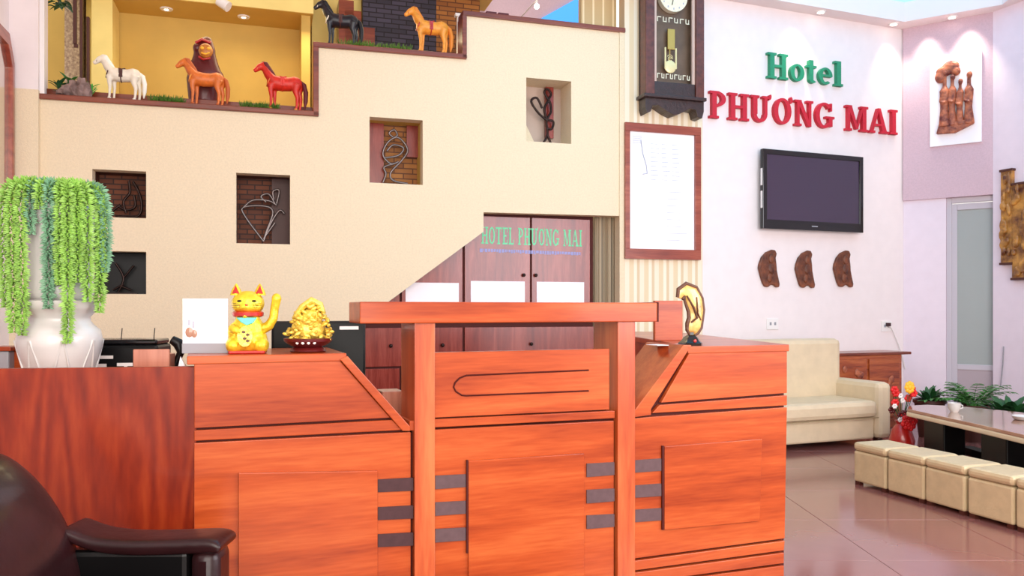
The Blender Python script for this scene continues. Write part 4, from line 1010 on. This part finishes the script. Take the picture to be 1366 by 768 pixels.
# ================================================================ HORSES on the ledges
def horse(F_, px_nose, px_tail, py_foot, label, body, mane, saddle=None, strap=None, head=0, hoof=None):
    a, _ = F_.at(px_nose, py_foot); b, _ = F_.at(px_tail, py_foot); sc = (b - a) / 1.04; ctr = a + .54 * sc
    return ctr, sc
def ledge_z(px):
    if px < 425: i = 0
    elif px < 622: i = 2
    else: i = 4
    s_ = M.s(px); A, Bq = L[i], L[i + 1]; return A[1] + (s_ - A[0]) / (Bq[0] - A[0]) * (Bq[1] - A[1]) + .0125
def mkhorse(px0, px1, label, body, mane, saddle=None, strap=None, hoof=None, up_=0.0):
    F_ = M.off(.05); a = F_.s(px0); b = F_.s(px1); sc = (b - a) / 1.06; ctr = a + .53 * sc; zz = min(ledge_z(px0 + 12), ledge_z(px1 - 8))
    p_ = F_.w(ctr, 0, zz); t = thing('horse_figurine', label, 'figurine', p_, F_.a, 'horse figurines on the stepped ledges')
    u = up_
    m = MB()
    m.tube([(-.22, 0, .60), (-.14, 0, .57), (0, 0, .545), (.15, 0, .55), (.28, 0, .58), (.36, 0, .58)], [.11, .145, .145, .14, .145, .09], 14)
    m.ell((-.18, 0, .55), (.11, .105, .14)).ell((.28, 0, .575), (.14, .115, .14))
    m.tube([(-.16, 0, .60), (-.26, 0, .72 + u), (-.33, 0, .84 + u), (-.37, 0, .90 + u)], [.14, .12, .09, .065], 12, flat=.7)
    m.tube([(-.345, 0, .90 + u), (-.42, 0, .86 + u), (-.50, 0, .79 + u), (-.535, 0, .765 + u)], [.07, .068, .045, .036], 12)
    for q in (-1, 1):
        m.tube([(-.345, q * .025, .93 + u), (-.335, q * .03, 1.0 + u)], [.022, .006], 8)
        xo = -.02 if q < 0 else .05
        m.tube([(-.19 + xo, q * .065, .52), (-.19 + xo, q * .065, .40), (-.18 + xo, q * .065, .27), (-.19 + xo, q * .065, .08), (-.20 + xo, q * .065, .035)], [.075, .052, .036, .026, .03], 10)
        xo = 0 if q < 0 else .07
        m.tube([(.30 + xo, q * .07, .54), (.275 + xo, q * .07, .40), (.315 + xo, q * .07, .27), (.30 + xo, q * .07, .08), (.285 + xo, q * .07, .035)], [.10, .065, .042, .028, .032], 10)
    m.build('body', body, t, remesh=.017)
    for q, x in ((-1, -.212), (1, -.142), (-1, .283), (1, .353)):
        MB().lathe([(.042, 0), (.034, .045), (.02, .05)], (x, q * .066, 0), 12).build('hoof', hoof or mane, t, smooth=50)
    m = MB(); pts = [(-.375, 0, .955 + u), (-.31, 0, .93 + u), (-.25, 0, .83 + u), (-.18, 0, .74), (-.11, 0, .68)]
    m.tube(pts, [.03, .065, .068, .06, .02], 10, flat=.9); m.tube([(-.37, 0, .95 + u), (-.42, 0, .92 + u)], [.025, .01], 8)
    for k in range(5): m.tube([pts[k // 2 + 1] if k < 6 else pts[3], (pts[k // 2 + 1][0] - .02 + .01 * k, -.075, pts[k // 2 + 1][2] - .09)], [.03, .012], 6)
    m.build('mane', mane, t, remesh=.014)
    MB().tube([(.385, 0, .62), (.45, 0, .56), (.485, 0, .40), (.48, 0, .22), (.465, 0, .08)], [.028, .045, .05, .045, .012], 10).build('tail', mane, t, smooth=60)
    for q in (-1, 1): MB().ell((-.41, q * .048, .875 + u), (.011, .008, .011), 8, 6).build('eye', BLACK, t, smooth=60)
    if saddle:
        sd = MB().tube([(-.04, 0, .695), (.03, 0, .672), (.10, 0, .70)], [.055, .075, .05], 12, flat=.35).box(-.02, .06, -.142, -.13, .48, .66).box(-.02, .06, .13, .142, .48, .66).build('saddle', saddle, t, bevel=.006)
        r_ = [(.02, .146 * math.cos(k * math.pi / 10), .545 + .143 * math.sin(k * math.pi / 10)) for k in range(21)]
        g_ = MB().tube(r_, .011, 6).build('girth', saddle, t, smooth=60)
    if strap:
        MB().tube([(-.235 + .05 * math.cos(k * math.pi / 8), .108 * math.sin(k * math.pi / 8), .60 + .12 * math.cos(k * math.pi / 8)) for k in range(17)], .012, 6).build('breast_strap', strap, t, smooth=60)
        MB().tube([(-.46 + .015 * math.cos(k * math.pi / 6), .052 * math.sin(k * math.pi / 6), .825 + u + .045 * math.cos(k * math.pi / 6)) for k in range(13)], .007, 6).build('bridle', strap, t, smooth=60)
    t.scale = (sc, sc, sc); return t
mkhorse(125, 196, 'white horse figurine with brown saddle on the lower ledge', WHITEH, plain('pale_mane', srgb(246, 240, 226), .6), BROWND, BROWND)
mkhorse(235, 307, 'orange horse figurine in front of the dark red carved statue', ORANGE, plain('orange_mane', srgb(188, 90, 34), .6), None, TAN)
mkhorse(339, 411, 'bright red horse figurine at the right end of the lower ledge', REDH, plain('dark_mane', srgb(96, 16, 26), .6), REDH, ORANGE, TAN)
mkhorse(419, 485, 'black horse figurine at the left end of the middle ledge', BLACKH, plain('black_mane', srgb(18, 14, 18), .6), BROWND, WHITEH)
mkhorse(540, 605, 'golden orange horse figurine on the middle ledge', TAN, plain('golden_mane', srgb(220, 130, 40), .6), REDG, REDG, TAN)
# carved statue behind the orange horse
F_ = M.off(.145); s_ = F_.s(272); zz = ledge_z(272) - .03; Yq = F_.Y(s_); k = Yq / FPX
pq = M.w(M.s(272), .30, 0)
FS = M.off(.28); s_ = FS.s(272); k = FS.Y(s_) / FPX; zf = FS.at(272, 137)[1]
pd = struct(MB().box(FS.s(52), FS.s(424), -.11, .12, zf - .06, zf), 'trim_7', W_TRIM, FS)
t = fthing(FS, 'carved_statue', 'dark red carved statue with golden face behind the orange horse', 'statue', s_, zf)
m = MB()
def px_(x, y): return ((x - 272) * k + s_, (137 - y) * k + zf)
pts = [(px_(271, 137), 18), (px_(271, 120), 20), (px_(272, 108), 22), (px_(274, 96), 21), (px_(273, 84), 17), (px_(273, 72), 14), (px_(273, 63), 14), (px_(276, 55), 9), (px_(278, 49), 4)]
m.tube([(p_[0], 0, p_[1]) for p_, _ in pts], [r_ * k for _, r_ in pts], 16, flat=.6)
m.ell((px_(262, 90)[0], 0, px_(262, 90)[1]), (10 * k, .05, 10 * k)).ell((px_(290, 104)[0], 0, px_(290, 104)[1]), (8 * k, .05, 12 * k))
m.ell((px_(264, 66)[0], -.02, px_(264, 66)[1]), (6 * k, .05, 7 * k))
m.build('statue_body', REDD, t, remesh=.012)
fc = px_(275, 71)
MB().ell((fc[0], -.075, fc[1]), (9 * k, .035, 10 * k), 14, 10).build('face', plain('gilded_face', srgb(180, 110, 36), .4, noise=.3, scale=30), t, smooth=60)
for q in (-1, 1): MB().ell((fc[0] + q * 4 * k, -.105, fc[1] + 2 * k), (2.6 * k, .012, 2 * k), 10, 6).build('eye', YELF, t, smooth=60)
MB().tube([(fc[0] - 5 * k, -.1, fc[1] - 4 * k), (fc[0], -.113, fc[1] - 6 * k), (fc[0] + 5 * k, -.1, fc[1] - 3 * k)], 1.2 * k, 8).build('mouth', YELF, t, smooth=60)
MB().tube([(fc[0] - 8 * k, -.09, fc[1] - 9 * k), (fc[0] - 3 * k, -.11, fc[1] - 13 * k), (fc[0] + 6 * k, -.1, fc[1] - 10 * k)], 1.6 * k, 8).build('beard', REDG, t, smooth=60)
MB().tube([(px_(262, 60)[0], -.04, px_(262, 60)[1]), (px_(270, 55)[0], -.05, px_(270, 55)[1]), (px_(281, 58)[0], -.04, px_(281, 58)[1])], 2 * k, 8).build('headdress', REDG, t, smooth=60)
sfx(t)
# moss patches, rocks and small plants on ledge
def grass(px0, px1, label, cat='grass', h=.075):
    F_ = M.off(.08); a = F_.s(px0); b = F_.s(px1); zz = ledge_z((px0 + px1) / 2); rn = random.Random(px0)
    m = MB()
    for i in range(260):
        x = rn.uniform(a, b); y = rn.uniform(-.09, -.01); xz = ledge_z(683) if 0 else zz + (x - (a + b) / 2) * (L[1][1] - L[0][1]) / (L[1][0] - L[0][0])
        m.leaf((x, y, xz), (rn.uniform(-.5, .5), rn.uniform(-.5, .5), 1), rn.uniform(.5, 1) * h, .0035, 3)
    o = m.build('moss_grass', GRASS, frame=F_); tag(o, label, cat); o['kind'] = 'stuff'; return o
grass(200, 246, 'green moss grass left of the carved statue on the lower ledge')
grass(322, 372, 'green moss grass in front of the red horse on the lower ledge')
grass(452, 548, 'thin green grass between the black and golden horses')
t = fthing(M.off(.02), 'rock_garden', 'grey rocks with small plants at the left end of the lower ledge', 'rocks', M.off(.02).s(105), ledge_z(105))
F_ = M.off(.02); rn = random.Random(8)
for (px, w_, h_) in ((88, 9, 17), (98, 10, 24), (108, 9, 28), (115, 8, 22), (82, 6, 12)):
    s_ = F_.s(px); k = F_.Y(s_) / FPX; zz = ledge_z(px)
    m = MB().ell((s_, .02, zz + h_ * k * .45), (w_ * k, .07, h_ * k * .5), 8, 6)
    for i, v in enumerate(m.v): m.v[i] = (v[0] + rn.uniform(-.012, .012), v[1] + rn.uniform(-.01, .01), max(zz, v[2] + rn.uniform(-.012, .012)))
    m.build('rock', ROCK, t, smooth=25)
sfx(t)
def tuft(name, label, px, py, mat, n, Lr, wd, F_=M.off(.07), zz=None, sp=.8, seed=1, group=None):
    s_ = F_.s(px); zz = ledge_z(px) if zz is None else zz; t = fthing(F_, name, label, 'plant', s_, zz)
    rn = random.Random(seed)
    MB().tube([(s_, 0, zz), (s_ + .004, 0, zz + Lr * .55)], .004, 6).build('stalk', LEAFD, t)
    for i in range(n):
        a = rn.uniform(0, 6.28); e = rn.uniform(.2, 1.3); d = (math.cos(a) * sp, math.sin(a) * sp * .7, e)
        MB().blade((s_, 0, zz + rn.uniform(.1, .6) * Lr), d, Lr * rn.uniform(.35, .6), wd, .3).build('leaf', mat, t)
    sfx(t); return t
tuft('ledge_plant', 'dark leafy plant standing at the far left of the rocks on the ledge', 79, 0, LEAFD, 14, .21, .018, seed=2)
tuft('ledge_plant', 'small green leafy plant growing over the grey ledge rocks', 94, 0, LEAF, 16, .26, .02, F_=M.off(.11), seed=5)
tuft('ledge_plant', 'bright green grass tuft at the feet of the white horse', 122, 0, plain('bright_leaf', srgb(84, 176, 70), .5), 22, .16, .009, seed=6, sp=.5)
t = fthing(M.off(.5), 'hanging_plant', 'dark leafy plant hanging from the top left of the gallery', 'plant', M.off(.5).s(78), 4.6)
F_ = M.off(.5); s_ = F_.s(78); zz = F_.at(78, 4)[1]; rn = random.Random(5)
MB().tube([(s_, 0, zz), (s_, 0, 4.71)], .004).build('hanger', BROWND, t)
for i in range(20):
    a = rn.uniform(0, 6.28); MB().blade((s_ + rn.uniform(-.05, .05), 0, zz + rn.uniform(-.03, .05)), (math.cos(a), math.sin(a) * .6, .2), rn.uniform(.06, .11), .02, .7).build('leaf', LEAFD, t)
sfx(t)
# wire sculptures in the niches
def wire(ni, label, strokes, mat, r=.009, base=True, fy=.2):
    a, b, c_, d_ = NB[ni]; t = fthing(M, 'niche_sculpture', label, 'sculpture', (a + b) / 2, c_)
    for st_ in strokes:
        pts = [Vector((a + u * (b - a), fy, c_ + v * (d_ - c_))) for u, v in st_]
        sm = []
        for i in range(len(pts) - 1):
            p0 = pts[max(i - 1, 0)]; p1 = pts[i]; p2 = pts[i + 1]; p3 = pts[min(i + 2, len(pts) - 1)]
            for j in range(5):
                q = j / 5; sm.append(.5 * ((2 * p1) + (p2 - p0) * q + (2 * p0 - 5 * p1 + 4 * p2 - p3) * q * q + (3 * p1 - p0 - 3 * p2 + p3) * q ** 3))
        sm.append(pts[-1]); MB().tube(sm, r, 7).build('metal_rod', mat, t, smooth=60)
    if base: MB().box(a + .25 * (b - a), a + .75 * (b - a), fy - .03, fy + .03, c_, c_ + .012).build('base_plate', mat, t)
    sfx(t); return t
wire(0, 'dark wire sculpture of a seated bird in the upper left niche', [[(.35, .08), (.75, .08), (.85, .3), (.8, .6), (.68, .85)], [(.4, .3), (.55, .22), (.72, .3), (.7, .55)], [(.55, .15), (.5, .4), (.62, .6), (.6, .85)], [(.3, .2), (.45, .34)]], DARKM, .011)
wire(1, 'grey metal sculpture of two bent figures in the tallest niche', [[(.5, .06), (.15, .42), (.12, .55), (.5, .58), (.68, .5), (.55, .2), (.5, .06)], [(.5, .06), (.62, .3), (.8, .52), (.9, .48)], [(.12, .55), (.3, .66), (.6, .66), (.75, .6)], [(.72, .62), (.6, .76), (.45, .72), (.55, .64)], [(.75, .62), (.8, .82), (.68, .8), (.7, .68)], [(.5, .1), (.72, .34)]], WIRE, .010)
wire(2, 'curved metal swan neck sculpture in the third niche', [[(.78, .06), (.5, .1), (.45, .22), (.66, .42), (.78, .6), (.6, .78), (.4, .7), (.3, .5), (.45, .36), (.6, .4)], [(.3, .06), (.36, .2), (.32, .3), (.5, .36)], [(.35, .45), (.6, .5), (.7, .62), (.5, .66), (.38, .56)], [(.5, .78), (.42, .84), (.52, .9), (.58, .82), (.52, .78)], [(.3, .03), (.8, .03)]], WIRE, .010)
wire(3, 'reddish metal sculpture of a dancer in the highest right niche', [[(.5, .03), (.62, .2), (.6, .42), (.7, .58), (.66, .75), (.55, .62), (.6, .45)], [(.62, .42), (.4, .55), (.25, .72), (.38, .78), (.5, .62)], [(.66, .75), (.55, .88), (.62, .94), (.7, .86), (.62, .76)], [(.62, .2), (.7, .05)], [(.58, .44), (.75, .42), (.72, .3), (.6, .3)]], DARKM, .012)
wire(4, 'black branch sculpture in the dark lower left niche', [[(.4, .05), (.5, .4), (.35, .75)], [(.5, .4), (.7, .7)], [(.3, .1), (.5, .25)], [(.45, .2), (.65, .1)]], DARKM, .010)
# ================================================================ SEATING AREA
SF = Frame(2.51, 7.28, 21)
e_ = SF.s(1187)
t = fthing(SF, 'leather_sofa', 'cream leather sofa standing behind the right end of the desk', 'sofa', e_ - 1, 0)
lx = e_ - 2.1; aw = .17; dp = .74
MB().box(lx + aw, e_ - aw, .02, dp, .06, .27).build('base', LEATHER, t, bevel=.02)
MB().box(lx + aw, e_ - aw, -.03, dp - .2, .27, .43).build('seat_cushion', LEATHER, t, bevel=.045)
MB().box(lx + aw - .02, SF.off(.6).s(1115), dp - .22, dp, .06, 1.0).build('backrest', LEATHER, t, bevel=.05)
MB().box(SF.off(.6).s(1115), e_ - .01, dp - .12, dp, .06, .62).build('back_corner', LEATHER, t, bevel=.03)
for x in (lx, e_ - aw):
    MB().box(x, x + aw, -.03, dp - .0, .06, .60).build('armrest', LEATHER, t, bevel=.05)
MB().box(lx + aw, e_ - aw, -.034, -.028, .265, .274).build('seam', SEAM, t)
for x in (lx + .05, e_ - .12):
    for y in (.03, dp - .1): MB().box(x, x + .06, y, y + .06, 0, .065).build('leg', BROWND, t)
sfx(t)
# low carved cabinet in the corner
CF = T.off(-.36); a, b = CF.s(1108), CF.s(1203)
t = fthing(CF, 'corner_cabinet', 'low carved reddish wooden cabinet in the corner behind the sofa', 'cabinet', a, 0)
MB().box(a, b, 0, .355, .0, .80).build('body', wood('corner_wood', srgb(110, 40, 20), srgb(160, 74, 34), srgb(190, 106, 54), 'x', s=1.2), t, bevel=.006)
MB().box(a - .04, b + .12, -.02, .355, .80, .83).build('top', W_TRIM, t, bevel=.005)
for x0_, x1_ in ((a + .05, (a + b) / 2 - .02), ((a + b) / 2 + .02, b - .05)):
    d = MB().box(x0_, x1_, -.018, 0, .08, .76).build('door', MATS['corner_wood'], t, bevel=.006)
    m = MB(); rn = random.Random(int(x0_ * 100))
    for k in range(14): m.ell((rn.uniform(x0_ + .05, x1_ - .05), -.02, rn.uniform(.15, .7)), (.04, .015, .05), 8, 6)
    o = m.build('carved_relief', CARVE, t, remesh=.012); o.parent = d
sfx(t)
# stools
SL = Frame(2.53, 5.97, -72)
sp_ = .332
t = None
lb = ['beige leather cube stool at the far end of the row, nearest the sofa', 'second beige leather cube stool from the sofa end of the row', 'third beige leather cube stool from the sofa end of the row', 'fourth beige leather cube stool from the sofa end of the row', 'beige leather cube stool cut by the right edge of the frame']
def stool():
    t = thing('cube_stool', lb[0], 'stool', SL.w(sp_ / 2, .165), SL.a, 'beige leather cube stools in a row')
    w_ = .157
    MB().box(-w_, w_, -w_, w_, .025, .25).build('box_body', LEATHER2, t, bevel=.014)
    MB().box(-w_ - .003, w_ + .003, -w_ - .003, w_ + .003, .254, .315).build('cushion_lid', LEATHER2, t, bevel=.022)
    MB().box(-w_ + .01, w_ - .01, -w_ + .01, w_ - .01, .248, .256).build('lid_seam', SEAM, t)
    for x in (-1, 1):
        for y in (-1, 1): MB().box(x * .13 - .02, x * .13 + .02, y * .13 - .02, y * .13 + .02, 0, .026).build('leg', BROWND, t)
    return t
s0_ = stool()
for i in range(1, 5):
    q = SL.w(sp_ * (i + .5), .165); dup(s0_, q, SL.a + R([0, 1.2, -1, .8, 0][i]), lb[i])
# coffee table: irregular slab on dark stone legs
t = thing('coffee_table', 'long low marble topped coffee table on black legs behind the stools', 'table', (3.8, 5.9, 0))
o_ = (3.8, 5.9)
slab = [(3.37, 6.84), (3.50, 7.06), (3.69, 7.13), (3.95, 6.98), (4.2, 6.6), (4.29, 5.6), (4.27, 4.5), (3.5, 4.4), (3.47, 5.2), (3.44, 5.9)]
sl2 = [(x - o_[0], y - o_[1]) for x, y in slab]
MB().poly(sl2, .425, .45, plane='xy').build('marble_top', MARBLE, t, bevel=.004)
MB().poly([(x * 1.01, y * 1.005) for x, y in sl2], .385, .425, plane='xy').build('top_edge', MARBLEE, t, bevel=.01)
for (x, y) in ((3.62, 6.72), (3.66, 5.95), (3.7, 5.1), (4.05, 6.6), (4.05, 5.9), (4.08, 5.1)):
    MB().box(x - .09 - o_[0], x + .09 - o_[0], y - .16 - o_[1], y + .16 - o_[1], 0, .385).build('leg', BLACK, t, bevel=.01)
MB().box(3.8 - o_[0] , 3.9 - o_[0], -1.0, .9, .08, .14).build('stretcher', BLACK, t)
MB().tube([(3.60 - o_[0], 5.45 - o_[1], 0), (3.60 - o_[0], 5.45 - o_[1], .385)], .018, 12).build('steel_leg', WIRE, t, smooth=60)
# things on the table
t = free('tea_cup', 'white cup standing on the marble coffee table', 'cup', 1273, 0, 6.62, z=.45)
MB().lathe([(.028, 0), (.03, .004), (.045, .03), (.05, .075), (.047, .075), (.04, .03), (.0, .012)], n=24).build('cup_body', CERAM, t, smooth=50)
MB().tube([(.047 + .0, 0, .06), (.068, 0, .055), (.07, 0, .035), (.046, 0, .025)], .005, 8).build('handle', CERAM, t, smooth=60)
t = free('ashtray', 'white dish at the right edge of the coffee table', 'dish', 1366, 0, 6.15, z=.45)
MB().lathe([(.05, 0), (.07, .005), (.085, .03), (.08, .032), (.06, .012), (.0, .01)], n=28).build('dish', CERAM, t, smooth=50)
for k, px in enumerate((1246, 1250)):
    pass
# items under the table
t = free('wine_carton', 'red boxes stored on the floor beyond the table legs', 'box', 1258, 0, 7.45, z=0)
MB().box(-.12, .12, -.1, .1, 0, .27).build('carton', REDD, t, bevel=.006)
MB().tube([(-.1, -.11, .02), (-.1, -.11, .33)], .02, 10).build('white_bottle', CERAM, t, smooth=50)
# red flowers beside sofa
fx, fy = (1203 - 683) / FPX * 7.2, 7.2
t = thing('flower_vase', 'red vase with red and yellow artificial flowers between sofa and table', 'flowers', (fx, fy, 0))
MB().lathe([(.07, 0), (.09, .02), (.11, .12), (.08, .22), (.045, .27), (.06, .30), (.05, .30)], n=24).build('vase', REDG, t, smooth=50)
rn = random.Random(11)
for k in range(16):
    a = rn.uniform(0, 6.28); r_ = rn.uniform(.02, .10); zz = rn.uniform(.26, .6); c = (r_ * math.cos(a), r_ * math.sin(a) * .8, zz)
    MB().tube([(0, 0, .28), (c[0] * .6, c[1] * .6, (zz + .28) / 2), c], .003, 5).build('stem', LEAFD, t)
    mt = [REDF, REDF, WHITEP, REDD][k % 4]
    m = MB(); s_ = .02 if mt is WHITEP else .03
    for j in range(6): m.ell((c[0] + s_ * .7 * math.cos(j * 1.05), c[1] - .01, c[2] + s_ * .7 * math.sin(j * 1.05)), (s_ * .55, s_ * .4, s_ * .55), 6, 5)
    m.ell(c, (s_ * .4,) * 3, 6, 5); m.build('blossom', mt, t, smooth=60)
m = MB(); c = (.055, -.03, .60)
for j in range(8): m.ell((c[0] + .028 * math.cos(j * .785), c[1], c[2] + .035 * math.sin(j * .785)), (.02, .015, .024), 6, 5)
m.ell(c, (.025, .02, .03), 8, 6); m.build('blossom', YELF, t, smooth=60, label='yellow blossom at the top')
MB().tube([(0, 0, .28), (.03, -.02, .45), c], .003, 5).build('stem', LEAFD, t)
m = MB()
for j in range(26): a = j * 2.4; r_ = .012 * math.sqrt(j); m.ell((.02 + r_ * math.cos(a), -.10, .30 + r_ * math.sin(a) * 1.1), (.022, .02, .022), 6, 5)
m.build('blossom', REDF, t, smooth=60, label='large bright red blossom at the front')
# planters and plants behind the table
def potplant(name, label, x, y, zpot, n, Lr, wd, mat, seed, pinnate=False):
    t = thing(name, label, 'plant', (x, y, 0)); rn = random.Random(seed)
    MB().lathe([(.10, 0), (.14, zpot - .04), (.155, zpot - .03), (.155, zpot), (.14, zpot), (.13, zpot - .03), (0, zpot - .04)], n=24).build('pot', BROWND, t, smooth=40)
    MB().lathe([(.0, zpot - .03), (.13, zpot - .035)], n=18).build('soil', SOIL, t)
    for i in range(n):
        a = rn.uniform(0, 6.28); e = rn.uniform(.5, 2.0); d = Vector((math.cos(a), math.sin(a), e)).normalized(); ln = Lr * rn.uniform(.7, 1.1)
        base = Vector((rn.uniform(-.04, .04), rn.uniform(-.04, .04), zpot - .035))
        if not pinnate:
            MB().blade(base, d, ln, wd, .35, 5).build('leaf', mat, t)
        else:
            pts = [base + d * ln * q / 8 - Vector((0, 0, 1)) * .4 * ln * (q / 8) ** 2 for q in range(9)]
            m = MB().tube(pts, [.004 - .0004 * q for q in range(9)], 5)
            sd = d.cross(Vector((0, 0, 1))).normalized()
            for q in range(2, 9):
                for sg in (-1, 1): m.blade(pts[q], (pts[q] - pts[q - 1]).normalized() * .7 + sd * sg, wd * 6 * (1.2 - q * .08), wd, .3, 3)
            m.build('frond', mat, t)
    return t
potplant('potted_plant', 'small dark leafy potted plant behind the left end of the coffee table', (1240 - 683) / FPX * 8.15, 8.15, .38, 34, .30, .022, LEAFD, 3)
potplant('potted_fern', 'spreading green potted fern behind the middle of the coffee table', (1298 - 683) / FPX * 7.9, 7.9, .36, 28, .5, .016, LEAF, 4, True)
potplant('potted_plant', 'dense dark green potted plant at the right behind the coffee table', (1345 - 683) / FPX * 7.15, 7.15, .34, 70, .4, .032, LEAFD, 6)
# thin cable hanging on the right wall
o = MB().tube([(SW.s(1340), -.012, SW.at(1340, 462)[1]), (SW.s(1340) - .01, -.012, SW.at(1340, 485)[1]), (SW.s(1336), -.012, SW.at(1336, 515)[1])], .006, 6).build('wall_cable', GREYP, frame=SW, smooth=60); tag(o, 'thin cable running down the right wall above the plants', 'cable')
# ================================================================ BLACK ARMCHAIR in the foreground
ch = thing('leather_armchair', 'glossy dark leather armchair at the lower left in front of the desk', 'armchair', (-1.10, 2.03, 0), R(0))
def cush(pts, wd, th, n=14):   # padded strip: profile pts (x,z) swept along y
    return None
# backrest: thick curved slab leaning left
bp = [(-.10, .40), (-.12, .55), (-.17, .70), (-.25, .82), (-.34, .90), (-.42, .93)]
def slabcurve(pts, th, y0, y1, mat, name, sub=2, parent=ch):
    vs = []; n = len(pts)
    for i, (x, z_) in enumerate(pts):
        a = pts[max(i - 1, 0)]; b = pts[min(i + 1, n - 1)]; d = Vector((b[0] - a[0], b[1] - a[1])).normalized(); nr = Vector((-d.y, d.x)); h_ = th[i] / 2
        for sy in (y0, y0 * .92 + y1 * .08, y0 * .5 + y1 * .5, y0 * .08 + y1 * .92, y1):
            e = .62 if sy in (y0, y1) else 1.0
            vs += [(x + nr.x * h_ * e, sy, z_ + nr.y * h_ * e), (x - nr.x * h_ * e, sy, z_ - nr.y * h_ * e)]
    fs = []; W_ = 10
    for i in range(n - 1):
        for j in range(4):
            p0 = i * W_ + j * 2; p1 = p0 + 2; q0 = p0 + W_; q1 = p1 + W_
            fs += [(p0, p1, q1, q0), (p0 + 1, q0 + 1, q1 + 1, p1 + 1)]
        fs += [(i * W_, i * W_ + W_, i * W_ + W_ + 1, i * W_ + 1), (i * W_ + 8, i * W_ + 9, i * W_ + W_ + 9, i * W_ + W_ + 8)]
    for i in (0, n - 1):
        for j in range(4): p0 = i * W_ + j * 2; fs.append((p0, p0 + 1, p0 + 3, p0 + 2))
    return MB().add(vs, fs).build(name, mat, parent, smooth=80, sub=sub)
slabcurve([(-.13, .30), (-.145, .44), (-.16, .57), (-.20, .68), (-.27, .80), (-.37, .90)], [.13, .15, .17, .17, .15, .08], -.42, .24, BLEATHER, 'backrest')
for y0, y1 in ((-.46, -.33), (.17, .31)):
    slabcurve([(-.15, .69), (-.10, .664), (-.05, .648), (.02, .640), (.11, .64), (.21, .644), (.28, .648), (.297, .634)], [.03, .035, .042, .045, .045, .045, .045, .03], y0, y1, BLEATHER, 'armrest')
    MB().box(-.13, .205, y0 + .012, y1 - .012, .10, .632).build('arm_panel', BLACK, ch, bevel=.015)
    MB().box(.207, .288, y0 + .008, y1 - .008, .10, .635).build('arm_front', BLEATHER, ch, bevel=.03, smooth=80)
slabcurve([(-.14, .38), (.05, .39), (.16, .40), (.27, .38)], [.14, .17, .17, .10], -.33, .17, BLEATHER, 'seat_cushion')
MB().box(-.14, .27, -.33, .17, .12, .30).build('frame', BLACK, ch, bevel=.02)
for x in (-.10, .24):
    for y in (-.40, .24): MB().tube([(x, y, 0), (x, y, .11)], [.018, .026], 10).build('leg', BROWND, ch, smooth=50)
MB().tube([(-.06, -.425, .34), (-.065, -.427, .49), (-.083, -.428, .60), (-.125, -.427, .71), (-.195, -.42, .83), (-.28, -.41, .915)], .006, 8).build('piping', plain('leather_piping', srgb(90, 70, 72), .25), ch, smooth=60)
